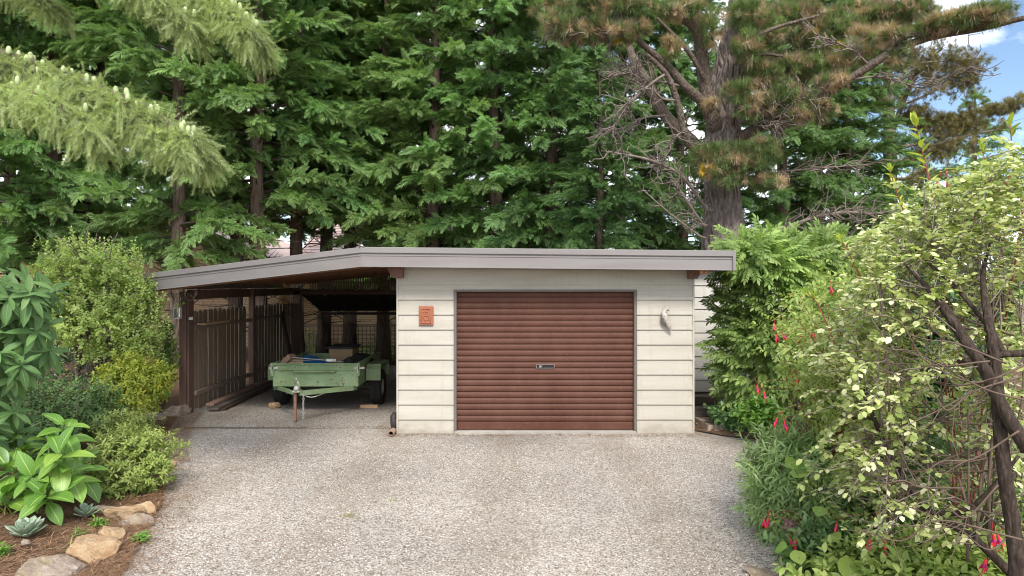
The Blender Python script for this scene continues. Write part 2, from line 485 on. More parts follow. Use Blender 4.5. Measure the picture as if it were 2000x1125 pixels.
M['concrete'] = surf('pale_concrete', [(.26, .24, .21), (.38, .35, .31)], scale=5, rough=.85, bump=.25, bscale=50)
M['pipe'] = surf('clay_pipe', [(.2, .12, .085), (.3, .19, .14)], scale=8, rough=.7, bump=.2)
M['brick'] = surf('tan_house_brick', [(.7, .45, .28), (.78, .53, .35)], scale=2, rough=.85, bump=.2)
M['tile'] = surf('pale_pink_roof_tile', [(.5, .35, .32), (.64, .5, .47)], scale=3, rough=.75, bump=.2)
M['glass'] = glass_mat('lantern_glass')
M['corr'] = surf('dark_corrugated_iron', [(.022, .018, .016), (.04, .034, .03)], scale=3, rough=.6, bump=.1)
M['batten'] = surf('grey_brown_batten', [(.24, .18, .135), (.34, .265, .205)], scale=5, stretch=(5, 3, .5), rough=.85, bump=.3)
M['amber'] = surf('amber_lamp_plastic', [(.50, .2, .1), (.6, .28, .15)], rough=.35, bump=.02)
M['bark_dark'] = bark('brown_conifer_bark', [(.075, .053, .04), (.125, .092, .07), (.19, .145, .115)], (10, 10, 2.2), .8, .03)
M['bark_pine'] = bark('grey_pine_bark', [(.09, .066, .055), (.19, .15, .13), (.32, .275, .245)], (9, 9, 2.6), 1.0, .07, (.24, .21, .19))
M['bark_grey'] = bark('grey_twig_bark', [(.10, .075, .06), (.19, .155, .13), (.27, .23, .2)], (20, 20, 6), .5, .01)
M['bark_lich'] = bark('lichen_limb_bark', [(.07, .052, .042), (.125, .095, .075), (.19, .155, .125)], (18, 18, 7), .8, .02, (.26, .25, .19))
M['bark_tw'] = bark('brown_shrub_bark', [(.024, .017, .014), (.05, .036, .028), (.10, .078, .064)], (30, 30, 9), .6, .01)
M['deadtwig'] = surf('dead_grey_twig', [(.13, .10, .08), (.23, .19, .16)], scale=8, rough=.9, bump=.1)
M['darktwig'] = surf('dark_dead_twig', [(.04, .028, .022), (.075, .055, .043)], scale=8, rough=.9, bump=.1)
M['stem'] = surf('brown_shrub_stem', [(.085, .055, .04), (.15, .105, .075)], scale=12, rough=.8, bump=.25)
M['redstem'] = surf('red_young_stem', [(.2, .035, .03), (.28, .07, .05)], scale=12, rough=.5, bump=.05)
M['con'] = foliage('conifer_needles', [(.10, .195, .055), (.16, .285, .09), (.24, .385, .14)], trans=.36, rough=.5, clump=(.8, .28), edge2=((.38, .5, .22), .5), objvar=.018)
M['con2'] = foliage('blue_conifer_needles', [(.09, .17, .055), (.14, .24, .08), (.205, .325, .12)], trans=.33, rough=.5, clump=(.8, .28), edge2=((.28, .39, .17), .45), objvar=.012)
M['cedar'] = foliage('pale_cedar_needles', [(.27, .335, .135), (.37, .44, .2), (.48, .54, .28)], trans=.3, rough=.5, clump=(2.2, .22))
M['cone'] = surf('pale_green_cone', [(.36, .43, .2), (.47, .53, .29)], scale=40, rough=.7, bump=.5, bscale=60)
M['pineg'] = foliage('pine_green_needles', [(.10, .155, .055), (.16, .225, .085), (.24, .3, .125)], trans=.22, clump=(1.0, .3))
M['pineb'] = foliage('pine_brown_needles', [(.26, .19, .125), (.4, .3, .2), (.53, .42, .3)], trans=.25, clump=(1.4, .3))
M['pineo'] = foliage('pine_olive_needles', [(.12, .115, .045), (.19, .18, .075), (.3, .22, .11)], trans=.25, clump=(1.0, .3))
M['pineyel'] = foliage('pine_yellow_needles', [(.5, .36, .05), (.62, .47, .08)], trans=.25)
M['rhodo'] = foliage('rhododendron_leaf', [(.05, .115, .03), (.08, .16, .045), (.13, .22, .07)], trans=.16, rough=.5, spec=.3, vein=(.16, .27, .09), clump=(1.5, .2))
M['hydr'] = foliage('hydrangea_leaf', [(.075, .175, .025), (.13, .27, .04), (.25, .38, .06)], trans=.22, rough=.36, spec=.5, vein=(.34, .5, .13), clump=(2, .2))
M['pitto'] = foliage('variegated_pittosporum_leaf', [(.2, .29, .06), (.32, .42, .10), (.47, .55, .2)], trans=.3, clump=(1.4, .22), edge=((.55, .6, .32), .5, .4))
M['darkleaf'] = foliage('small_dark_leaf', [(.075, .14, .045), (.12, .2, .07), (.2, .28, .11)], trans=.25, clump=(2, .25))
M['euon'] = foliage('gold_edged_leaf', [(.13, .23, .04), (.2, .31, .05), (.3, .38, .06), (.62, .53, .08)], trans=.3, clump=(3, .2), edge=((.6, .55, .09), .4, .6), mixisl=.35)
M['azal'] = foliage('azalea_leaf', [(.18, .245, .06), (.26, .33, .085), (.38, .43, .14)], trans=.28, clump=(2.4, .25))
M['succ'] = foliage('grey_green_succulent_leaf', [(.16, .22, .14), (.26, .33, .23), (.38, .44, .34)], trans=.08, rough=.45, island=True, clump=(4, .1))
M['wist'] = foliage('wisteria_leaf', [(.115, .185, .045), (.185, .275, .07), (.3, .39, .12)], trans=.3, clump=(1.1, .3))
M['hebe'] = foliage('narrow_shrub_leaf', [(.17, .26, .09), (.26, .36, .14), (.38, .46, .22)], trans=.28, clump=(1.6, .25))
M['fuch'] = foliage('fuchsia_leaf', [(.16, .24, .06), (.26, .34, .09), (.42, .46, .16)], trans=.32, clump=(1.6, .28))
M['pale'] = foliage('pale_yellow_green_leaf', [(.16, .215, .06), (.29, .35, .11), (.45, .48, .2), (.66, .66, .44)], trans=.32, rough=.42, clump=(1.6, .2), mixisl=.8)
M['shoot'] = foliage('fresh_lime_leaf', [(.25, .36, .05), (.4, .47, .07), (.5, .5, .08)], trans=.35, rough=.35)
M['cam'] = foliage('glossy_dark_leaf', [(.025, .075, .02), (.04, .11, .03), (.07, .15, .04)], trans=.12, rough=.22, spec=.6)
M['ivy'] = foliage('ivy_leaf', [(.06, .13, .04), (.12, .21, .075), (.24, .34, .15)], trans=.2, rough=.4)
M['round'] = foliage('round_big_leaf', [(.11, .22, .04), (.2, .31, .06), (.34, .4, .09)], trans=.3, vein=(.3, .4, .14))
M['farleaf'] = foliage('far_yellow_green_leaf', [(.2, .26, .06), (.32, .37, .11), (.45, .48, .2)], trans=.35)
M['grassb'] = foliage('grass_blade', [(.17, .2, .05), (.27, .29, .09), (.38, .35, .14)], trans=.3)
M['fred'] = surf('fuchsia_red', [(.6, .012, .03), (.72, .03, .05)], scale=30, rough=.4, bump=0)
M['fpur'] = surf('fuchsia_purple', [(.32, .01, .12), (.42, .02, .2)], scale=30, rough=.5, bump=0)
M['dryhead'] = surf('dried_flower_head', [(.12, .05, .06), (.25, .15, .13)], scale=50, rough=.9)
M['rock_o'] = surf('orange_sandstone', [(.28, .165, .085), (.4, .265, .145), (.48, .365, .24)], scale=9, rough=.85, bump=1.0, bscale=22, dirt=((.2, .15, .10), 6, .9), bdist=.03, specks=((.5, .47, .4), 14, .6))
M['rock_g'] = surf('grey_brown_stone', [(.17, .125, .095), (.27, .205, .16), (.37, .3, .245)], scale=9, rough=.9, bump=1.0, bscale=24, dirt=((.36, .3, .12), 4.4, .6), bdist=.03, specks=((.45, .42, .37), 12, .5))
M['needles'] = island_mat('fallen_pine_needles', [(.10, .055, .034), (.2, .108, .06), (.3, .17, .09), (.4, .27, .17)])
M['stones'] = island_mat('loose_stones', [(.13, .1, .08), (.29, .235, .19), (.45, .395, .33), (.57, .52, .455), (.76, .72, .66)])
M['litter'] = island_mat('dry_leaf_litter', [(.14, .07, .035), (.25, .14, .07), (.36, .25, .12)])
M['gravel'] = gravel_mat('driveway_gravel', .5)
M['gravel2'] = gravel_mat('carport_gravel', .6, 1.0)
M['mulch'] = surf('needle_mulch', [(.085, .053, .036), (.15, .092, .058), (.22, .14, .092)], scale=26, rough=.95, bump=.9, bscale=60, bdist=.02, dirt=((.09, .06, .04), 4, .6), spec=.1)
M['bank'] = surf('leafy_soil_bank', [(.07, .045, .03), (.14, .085, .055), (.2, .13, .085)], scale=18, rough=.95, bump=.9, bscale=50, bdist=.02, spec=.1)


def ground_mat():
    m, nt = mk('ground_soil_and_grass')
    co = coord(nt)
    n1 = nd(nt, 'ShaderNodeTexNoise', {'Vector': co, 'Scale': 12.0, 'Detail': 8, 'Roughness': .7})
    soil = ramp(nt, n1.outputs[0], [(.3, (.06, .04, .028)), (.55, (.13, .085, .055)), (.75, (.2, .14, .09))])
    gr = ramp(nt, n1.outputs[0], [(.3, (.09, .14, .03)), (.7, (.24, .3, .07))])
    sp = nd(nt, 'ShaderNodeSeparateXYZ', {'Vector': co})
    w = nd(nt, 'ShaderNodeTexNoise', {'Vector': co, 'Scale': .8, 'Detail': 4})
    yy = nd(nt, 'ShaderNodeMath', {0: w.outputs[0], 1: 4.0, 2: sp.outputs[1]}, operation='MULTIPLY_ADD')
    f = nd(nt, 'ShaderNodeMapRange', {'Value': yy.outputs[0], 'From Min': 22.5, 'From Max': 24.0})
    c = mixc(nt, f.outputs[0], soil, gr)
    bp = nd(nt, 'ShaderNodeBump', {'Height': n1.outputs[0], 'Strength': .8, 'Distance': .03})
    p = nd(nt, 'ShaderNodeBsdfPrincipled', {'Base Color': c, 'Roughness': .95, 'Specular IOR Level': .1, 'Normal': bp.outputs[0]})
    o = nd(nt, 'ShaderNodeOutputMaterial'); nt.links.new(p.outputs[0], o.inputs[0])
    return m


M['ground'] = ground_mat()

# ------------------------------------------------------------------ leaf templates (axis +Y, face +Z, length 1)


def leaf(W=.36, seg=4, fold=.12, droop=.2, peak=.45, tip=1.0, wave=0.0):
    v, q, lc = [], [], []
    for i in range(seg + 1):
        t = i / seg
        w = W / 2 * math.sin(PI * min(1, max(0, t)) ** (math.log(.5) / math.log(peak))) ** .8 if 0 < t < 1 else (.012 if t == 0 else 0.004)
        z = -droop * t * t
        wv = wave * math.sin(t * 9)
        for sgn in (-1, 0, 1):
            v.append((sgn * w, t * (1 - .12 * droop * t), z + abs(sgn) * (fold * w * 2 + wv * sgn * w)))
            lc.append((sgn, t))
    for i in range(seg):
        for j in range(2):
            a = i * 3 + j
            q.append((a, a + 1, a + 4, a + 3))
    return T(v, q, lc=lc)


def thick_leaf(W=.4, th=.12, seg=6):
    v, q, lc = [], [], []
    ring = 8
    for i in range(seg + 1):
        t = i / seg
        w = W / 2 * (.35 + .65 * math.sin(PI * min(1, t * .62 + .12))) * (1 if t < .8 else max(.03, math.sqrt(max(0, 1 - ((t - .8) / .2) ** 2))))
        h = th / 2 * (1.0 if t < .85 else max(.1, 1 - (t - .85) / .17))
        z = .18 * t * t
        for j in range(ring):
            a = 2 * PI * j / ring
            v.append((w * math.cos(a), t, z + h * math.sin(a) + .25 * w * abs(math.cos(a))))
            lc.append((abs(math.cos(a)), t))
    for i in range(seg):
        for j in range(ring):
            a, c = i * ring + j, i * ring + (j + 1) % ring
            q.append((a, c, c + ring, a + ring))
    return T(v, q, lc=lc)


LEAF4 = leaf(.42, 3, .15, .25)
LEAFW = leaf(.6, 4, .12, .2, .5, wave=.3)
LEAFN = leaf(.2, 3, .12, .35, .5)
LEAFR = leaf(.36, 5, .14, .22, .55)
LEAFH = leaf(.5, 6, .16, .3, .5)
PALE_LEAF = leaf(.66, 4, .1, .15, .5, wave=.2)
LEAFO = leaf(.92, 5, .08, .15, .5)
KITE = T([(0, 0, 0), (-.5, .45, -.02), (0, 1, -.16), (.5, .45, -.02)], [(0, 3, 2, 1)], lc=[(0, 0), (1, .5), (0, 1), (1, .5)])
NEED = T([(-.5, 0, 0), (.5, 0, 0), (0, 1, -.04)], t=[(0, 1, 2)], lc=[(0, 0), (0, 0), (0, 1)])


def to_T(mb):
    return T(np.concatenate(mb.v), np.concatenate(mb.q) if mb.q else (), np.concatenate(mb.t) if mb.t else (), np.concatenate(mb.lc)[:, :2])


def frond(seed):
    r = np.random.default_rng(seed); mb = MB()
    pos, d, s = [], [], []
    for i in range(17):
        t = .06 + .9 * i / 16
        z = -.38 * t * t
        for sg in (-1, 1):
            a = math.radians(58 - 28 * t + r.uniform(-12, 12))
            l = (.27 * (1 - t) ** .75 + .16) * r.uniform(.7, 1.25)
            pos.append((0, t, z)); d.append((sg * math.sin(a), math.cos(a), -.32 - .35 * t + r.uniform(-.45, .5))); s.append((.05 + .02 * r.random(), l, l))
            if r.random() < .75:    # a second, smaller finger branching off the first
                pos.append((sg * math.sin(a) * l * .45, t + math.cos(a) * l * .45, z - .1 * l)); d.append((sg * math.sin(a * .4), math.cos(a * .4), -.3 + r.uniform(-.2, .25))); s.append((.045, l * .7, l * .7))
    pos.append((0, .95, -.34)); d.append((0, 1, -.8)); s.append((.085, .22, .22))
    mb.inst(KITE, A(pos), frames(A(d), (0, 0, 1.)), A(s))
    return to_T(mb)


FROND = [frond(i) for i in range(3)]


def tuft(seed, n=46, spread=75):
    r = np.random.default_rng(seed); mb = MB()
    a = np.radians(np.sqrt(r.random(n)) * spread); ph = r.random(n) * 2 * PI
    d = np.c_[np.sin(a) * np.cos(ph), np.cos(a), np.sin(a) * np.sin(ph)]
    l = r.uniform(.65, 1.0, n)
    pos = np.c_[np.zeros(n), r.uniform(-.55, .05, n), np.zeros(n)]
    mb.inst(NEED, pos, frames(d, (.3, .2, 1.)), np.c_[np.full(n, .05), l, l])
    return to_T(mb)


TUFT = [tuft(i) for i in range(3)]


def cedar_shoot(seed):
    r = np.random.default_rng(seed); mb = MB()
    pos, d, l = [], [], []
    for i in range(26):
        t = i / 25
        for k in range(5):
            a = math.radians(r.uniform(38, 72) * (1 - .35 * t)); ph = r.random() * 6.28
            pos.append((0, t, -.12 * t * t)); d.append((math.sin(a) * math.cos(ph), math.cos(a), math.sin(a) * math.sin(ph))); l.append(.17 * r.uniform(.7, 1.15) * (1 - .25 * t))
    l = A(l)
    mb.inst(NEED, A(pos), frames(A(d), (.2, .1, 1.)), np.c_[np.full(len(l), .0135), l, l])
    return to_T(mb)


CEDAR = [cedar_shoot(i) for i in range(3)]


def pinnate(seed, n=6):
    r = np.random.default_rng(seed); mb = MB()
    pos, d, s = [], [], []
    for i in range(n):
        t = .22 + .7 * i / (n - 1)
        for sg in (-1, 1):
            a = math.radians(62 - 14 * t)
            pos.append((0, t, -.3 * t * t)); d.append((sg * math.sin(a), math.cos(a), -.35 + r.uniform(-.15, .15))); s.append(.34 * r.uniform(.85, 1.1))
    pos.append((0, 1, -.3)); d.append((0, 1, -.6)); s.append(.36)
    mb.inst(leaf(.4, 3, .12, .22), A(pos), frames(A(d), (0, 0, 1.)), A(s))
    mb.tube([(0, 0, 0), (0, .5, -.07), (0, 1, -.3)], .006, 3, cap=False)
    return to_T(mb)


PINN = [pinnate(i) for i in range(2)]


def orth(d):
    d = nrm(d)
    h = np.where(np.abs(d[:, 2:3]) < .9, A([[0, 0, 1.]]), A([[1., 0, 0]]))
    u = nrm(np.cross(d, h)); v = np.cross(d, u)
    return u, v


def sprigs(mb, tips, dirs, k, L, tp, a0=75, a1=25, length=.1, m=0, grav=.15, var=.25, faceup=.6, stemw=.7):
    """k leaves spiralling round the end of each twig"""
    tips, dirs = A(tips), nrm(dirs)
    n = len(tips)
    if n == 0:
        return
    u, v = orth(dirs)
    ph0 = rng.random(n) * 6.28
    rnd0 = rng.random(n)
    for i in range(k):
        f = i / max(1, k - 1)
        ph = ph0 + i * 2.4 + rng.uniform(-.4, .4, n)
        al = np.radians(a0 + (a1 - a0) * f + rng.uniform(-12, 12, n))
        ld = np.cos(al)[:, None] * dirs + np.sin(al)[:, None] * (np.cos(ph)[:, None] * u + np.sin(ph)[:, None] * v)
        ld = ld + A([[0, 0, -grav]])
        pos = tips - dirs * (length * (1 - f))[..., None] if np.ndim(length) else tips - dirs * length * (1 - f)
        up = dirs * stemw + A([[0, 0, faceup]]) + rng.normal(size=(n, 3)) * .15
        sc = L * (1 + var * rng.uniform(-1, 1, n)) * (1 - .25 * f)
        mb.inst(tp, pos, frames(ld, up), sc, m, rnd=np.clip(rnd0 * .6 + rng.random(n) * .4, 0, 1))


def crown_pts(n, c, r, inner=.45, lump=.16, seed=0, zlow=-.9):
    d = nrm(rng.normal(size=(n * 2, 3)))
    d = d[d[:, 2] > zlow][:n]
    stray = 1 + (rng.random(len(d)) < .1) * rng.uniform(.06, .28, len(d))
    rad = stray * (inner + (1 - inner) * rng.random(len(d)) ** .55) * (1 + lump * wob(d, 2.6, seed) + .5 * lump * wob(d, 6, seed + 1))
    p = A(c) + d * rad[:, None] * A(r)
    out = nrm(d / A(r)) * 1.0 + A([[0, 0, .45]]) + rng.normal(size=d.shape) * .3
    return p, nrm(out), rad


def wander(p0, d0, L, n=8, wig=.25, grav=0.0):
    p = A(p0); d = nrm(d0); out = [p]
    for i in range(n):
        d = nrm(d + rng.normal(size=3) * wig + A((0, 0, grav)))
        p = p + d * L / n; out.append(p)
    return A(out)


def shrub(name, label, cat, base, c, r, n, k, L, tp, fm, stem_m=None, a0=75, a1=25, length=.1, inner=.45, lump=.16, seed=0, stems=14, srad=.012, grav=.15, zlow=-.9, group=None, twigs=80):
    base = A(base)
    root = thing(name, label, cat, base, group)
    p, d, _ = crown_pts(n, c, r, inner, lump, seed, zlow)
    mb = MB(); sprigs(mb, p, d, k, L, tp, a0, a1, length, grav=grav)
    mb.build('foliage', fm, root, smooth=True)
    st = MB()
    idx = rng.choice(len(p), min(stems + twigs, len(p)), replace=False)
    hubs = []
    for j, i in enumerate(idx[:stems]):
        b = base + A((rng.uniform(-.12, .12) * r[0], rng.uniform(-.12, .12) * r[1], -.03))
        tip = A(c) + (p[i] - A(c)) * .8
        mid = b * .5 + tip * .5 + A((rng.uniform(-.1, .1), rng.uniform(-.1, .1), .1 * r[2]))
        pa = catmull([b, mid, tip], 5)
        st.tube(pa, [srad, srad * .7, srad * .25], 5)
        hubs += [pa[4], pa[6], pa[8]]
    hubs = A(hubs)
    for i in idx[stems:]:
        j = np.argmin(np.linalg.norm(hubs - p[i], axis=1))
        st.tube(catmull([hubs[j], (hubs[j] + p[i]) / 2 + rng.normal(size=3) * .04, p[i]], 3), [srad * .3, srad * .12], 3, cap=False)
    st.build('stem', stem_m or M['stem'], root, smooth=True)
    return root


# ================================================================== SETTING: ground, driveway, beds
BL = A([(11.95, -5.78), (10.96, -5.45), (9.57, -4.93), (8.03, -4.1), (7.0, -3.58), (6.2, -3.33), (5.29, -3.02), (4.0, -2.6), (1.0, -1.9)])[::-1]
BR = A([(10.55, 2.78), (10.2, 3.1), (9.88, 3.55), (8.2, 3.15), (6.77, 2.7), (5.29, 2.25), (4.0, 2.0), (1.0, 1.9)])[::-1]


def bed_l(Y):
    return np.where(Y > 11.95, -5.78, np.interp(Y, BL[:, 0], BL[:, 1]))


def bed_r(Y):
    return np.where(Y > 10.55, 2.78, np.interp(Y, BR[:, 0], BR[:, 1]))


def h_left(x, y):
    d = bed_l(y) - x
    return .012 + .22 * sstep(0.1, 2.4, d) + .015 * wob(np.stack([x, y, 0 * x], -1), 3.0, 3) * sstep(0, .4, d)


def h_right(x, y):
    d = x - bed_r(y)
    return .012 + .16 * sstep(0.1, 2.0, d) + .015 * wob(np.stack([x, y, 0 * x], -1), 3.0, 5) * sstep(0, .4, d)


def hl(x, y):
    return float(h_left(A([x]), A([y]))[0])


def hr(x, y):
    return float(h_right(A([x]), A([y]))[0])


def grid_sheet(name, xfun0, xfun1, y0, y1, ny, nx, hfun, mat):
    ys = np.linspace(y0, y1, ny)
    u = np.linspace(0, 1, nx)
    X = xfun0(ys)[:, None] * (1 - u) + xfun1(ys)[:, None] * u
    Y = np.repeat(ys[:, None], nx, 1)
    Z = hfun(X, Y)
    v = np.stack([X, Y, Z], -1).reshape(-1, 3)
    i = np.arange(ny - 1)[:, None] * nx + np.arange(nx - 1)[None]
    q = np.stack([i, i + 1, i + nx + 1, i + nx], -1).reshape(-1, 4)
    mb = MB(); mb.add(v, q)
    return mb.build(name, mat, smooth=True)


g = MB(); g.add([(-300, -60, -.06), (300, -60, -.06), (300, 600, -.06), (-300, 600, -.06)], [(0, 1, 2, 3)])
kind(g.build('ground', M['ground']), 'structure')
kind(grid_sheet('driveway', lambda y: 0 * y - 6.2, lambda y: 0 * y + 4.2, 1.0, 10.78, 60, 60, lambda x, y: .006 * wob(np.stack([x, y, 0 * x], -1), 1.6, 9) - .004, M['gravel']), 'structure')
kind(grid_sheet('carport_floor', lambda y: 0 * y - 5.8, lambda y: 0 * y - 1.6, 10.7, 19.0, 60, 40, lambda x, y: .006 * wob(np.stack([x, y, 0 * x], -1), 1.6, 9) + .001, M['gravel2']), 'structure')
kind(grid_sheet('garden_bed', lambda y: 0 * y - 14, bed_l, 1.0, 22, 120, 70, h_left, M['mulch']), 'structure')
kind(grid_sheet('garden_bed', bed_r, lambda y: 0 * y + 14, 1.0, 22, 120, 50, h_right, M['bank']), 'structure')

# loose stones on the driveway
oct_v, oct_f = ICO[1][0][:12], [(0, 11, 5), (0, 5, 1), (0, 1, 7), (0, 7, 10), (0, 10, 11), (1, 5, 9), (5, 11, 4), (11, 10, 2), (10, 7, 6), (7, 1, 8), (3, 9, 4), (3, 4, 2), (3, 2, 6), (3, 6, 8), (3, 8, 9), (4, 9, 5), (2, 4, 11), (6, 2, 10), (8, 6, 7), (9, 8, 1)]
STONE = T(oct_v, t=oct_f)


def scatter_stones(n, y0, y1, x0, x1, mb):
    Y = y0 + (y1 - y0) * rng.random(n) ** 1.5
    X = rng.uniform(x0, x1, n)
    ok = (X > bed_l(Y) - .12 * rng.random(n)) & (X < bed_r(Y) + .1)
    X, Y = X[ok], Y[ok]; k = len(X)
    s = rng.uniform(.0028, .0068, k)
    sc = np.c_[s * rng.uniform(.8, 1.6, k), s * rng.uniform(.8, 1.4, k), s * rng.uniform(.5, .8, k)]
    a = rng.random(k) * 6.28; z = np.zeros(k); o1 = np.ones(k)
    R = np.stack([np.stack([np.cos(a), -np.sin(a), z], -1), np.stack([np.sin(a), np.cos(a), z], -1), np.stack([z, z, o1], -1)], 1)
    Z = np.full(k, .004) + sc[:, 2] * .5
    mb.inst(STONE, np.c_[X, Y, Z], R, sc)


g = MB(); scatter_stones(52000, 4.6, 9.6, -4.6, 3.0, g)
kind(g.build('gravel', M['stones']), 'stuff', 'loose pale and grey gravel stones on the driveway', 'gravel')

# fallen pine needles and leaf bits on the left bed, and a thin scatter on the driveway edge
SLIV = T([(-.5, 0, 0), (.5, 0, 0), (.5, 1, 0), (-.5, 1, 0)], [(0, 1, 2, 3)])


def needle_litter(n, y0, y1, fx, hf, mb, l0=.05, l1=.11, w=.0035):
    Y = rng.uniform(y0, y1, n); X = fx(Y, rng.random(n))
    a = rng.random(n) * 6.28
    d = np.c_[np.cos(a), np.sin(a), rng.uniform(-.1, .25, n)]
    l = rng.uniform(l0, l1, n)
    mb.inst(SLIV, np.c_[X, Y, hf(X, Y) + rng.uniform(.002, .02, n)], frames(d, (0.1, .1, 1.)), np.c_[np.full(n, w) * rng.uniform(.7, 1.6, n), l, l])


g = MB()
needle_litter(26000, 4.9, 8.6, lambda Y, u: bed_l(Y) - .02 - (u ** 1.3) * 2.6, h_left, g)
needle_litter(2600, 4.9, 11.5, lambda Y, u: bed_l(Y) - .05 + .4 * u ** 3, lambda x, y: 0 * x + .01, g)
needle_litter(5000, 8.6, 12.0, lambda Y, u: bed_l(Y) + .35 - (u ** 1.2) * 1.4, h_left, g)
needle_litter(3500, 5.0, 10.2, lambda Y, u: -4.6 + 7.4 * u ** 1.7, lambda x, y: 0 * x + .008, g, .03, .07, .0028)
kind(g.build('needle_litter', M['needles']), 'stuff', 'fallen orange brown pine needles on the left garden bed', 'pine needles')
g = MB()
n = 900
Y = rng.uniform(5.2, 10.3, n); X = rng.uniform(-4.3, 3.2, n)
ok = (X > bed_l(Y)) & (X < bed_r(Y)); X, Y = X[ok], Y[ok]; n = len(X)
a = rng.random(n) * 6.28
g.inst(leaf(.4, 2, .2, .2), np.c_[X, Y, np.full(n, .012)], frames(np.c_[np.cos(a), np.sin(a), rng.uniform(-.1, .2, n)], (0, 0, 1.)), rng.uniform(.012, .035, n))
n = 500
X = rng.uniform(-1.9, 2.9, n); Y = 10.25 - np.abs(rng.normal(0, .10, n)); a = rng.random(n) * 6.28
g.inst(leaf(.4, 2, .2, .2), np.c_[X, Y, np.full(n, .014)], frames(np.c_[np.cos(a), np.sin(a), rng.uniform(-.1, .3, n)], (0, 0, 1.)), rng.uniform(.02, .05, n))
n = 420
X = rng.uniform(-5.4, -1.75, n); Y = 10.75 + rng.normal(0, .045, n); a = rng.random(n) * 6.28
g.inst(leaf(.4, 2, .2, .2), np.c_[X, Y, np.full(n, .012)], frames(np.c_[np.cos(a), np.sin(a), rng.uniform(-.1, .3, n)], (0, 0, 1.)), rng.uniform(.015, .04, n))
n = 700
X = rng.uniform(2.78, 4.0, n); Y = rng.uniform(10.3, 13.4, n); a = rng.random(n) * 6.28
g.inst(leaf(.4, 2, .2, .2), np.c_[X, Y, h_right(X, Y) + .03], frames(np.c_[np.cos(a), np.sin(a), rng.uniform(-.1, .3, n)], (0, 0, 1.)), rng.uniform(.03, .07, n))
kind(g.build('leaf_litter', M['litter']), 'stuff', 'small dry brown leaves blown over the gravel', 'leaf litter')

# weeds in the gravel
g = MB()
for (px, py, nb, sz) in ((680, 1008, 40, .05), (757, 978, 26, .045), (993, 918, 14, .04), (1075, 940, 14, .04), (570, 1000, 14, .04), (880, 985, 14, .03), (1440, 930, 18, .05)):
    Y0 = H * F / (py - CY); X0 = (px - CX) / F * Y0
    a = rng.random(nb) * 6.28
    g.inst(LEAFN, np.c_[X0 + rng.normal(0, .05, nb), Y0 + rng.normal(0, .05, nb), np.full(nb, .002)], frames(np.c_[np.cos(a), np.sin(a), rng.uniform(.3, 1.2, nb)], (0, 0, 1.)), rng.uniform(.5, 1.1, nb) * sz)
kind(g.build('weeds', M['grassb']), 'stuff', 'tiny green and yellow weeds sprouting through the gravel', 'weeds')

# ================================================================== GARAGE WITH CARPORT
GY = 10.33
XL, XR, DL, DR, DT = -1.72, 2.73, -.868, 1.875, 2.167
gar = thing('garage', 'cream weatherboard garage with brown roller door and flat taupe roof over an open carport', 'garage', (.5, GY, 0))


def lap_boards(mb, segs, rows, y, top):
    """lapped boards: each row leans out to a thick lower edge"""
    for k in range(len(rows) - 1):
        z0, z1 = rows[k], rows[k + 1]
        for (xa, xb, lo, hi) in segs:
            a, c = max(z0, lo), min(z1, hi)
            if c - a < .01:
                continue
            fa = (a - z0) / (z1 - z0); fc = (c - z0) / (z1 - z0)
            ya, yc = y - .022 * (1 - fa) - .004, y - .022 * (1 - fc) - .004
            b = .004
            prof = [(y, a), (ya + b, a), (ya, a + b), (yc, c), (y, c)]
            mb.extrude_x(prof, xa, xb)
            for x in (xa, xb):
                mb.add([(x, y, a), (x, ya, a), (x, yc, c), (x, y, c)], [(0, 1, 2, 3)])


rows = [.0] + [.212 + .2263 * k for k in range(11)]
mb = MB()
lap_boards(mb, [(XL, DL, 0, DT), (DR, XR, 0, DT), (XL, XR, DT, 2.6)], rows, GY, 2.52)
mb.build('cladding', M['cream'], gar)
mb = MB()     # the wall body behind the boards, all four sides
mb.box(XL, DL - .002, GY + .001, GY + .1, .0, DT); mb.box(DR + .002, XR, GY + .001, GY + .1, 0, DT); mb.box(XL, XR, GY + .001, GY + .1, DT + .001, 2.6)
mb.box(XL, XL + .1, GY + .101, 16.4, 0, 2.6); mb.box(XR - .1, XR, GY + .101, 16.4, 0, 2.6); mb.box(XL + .1, XR - .1, 16.3, 16.4, 0, 2.6)
mb.build('wall', M['cream'], gar)
mb = MB(); mb.bbox(XL - .025, XL + .004, GY - .032, GY + .04, .0, 2.5, .004); mb.build('corner_trim', M['cream'], gar)
mb = MB(); mb.bbox(XR - .004, XR + .025, GY - .032, GY + .04, .0, 2.5, .004); mb.build('corner_trim', M['cream'], gar)
mb = MB()
mb.bbox(DL - .012, DL + .032, GY - .036, GY + .12, .02, DT + .012, .004)
mb.bbox(DR - .032, DR + .012, GY - .036, GY + .12, .02, DT + .012, .004)
mb.bbox(DL + .033, DR - .033, GY - .034, GY + .12, DT - .022, DT + .012, .004)
mb.build('door_frame', M['frame_p'], gar)
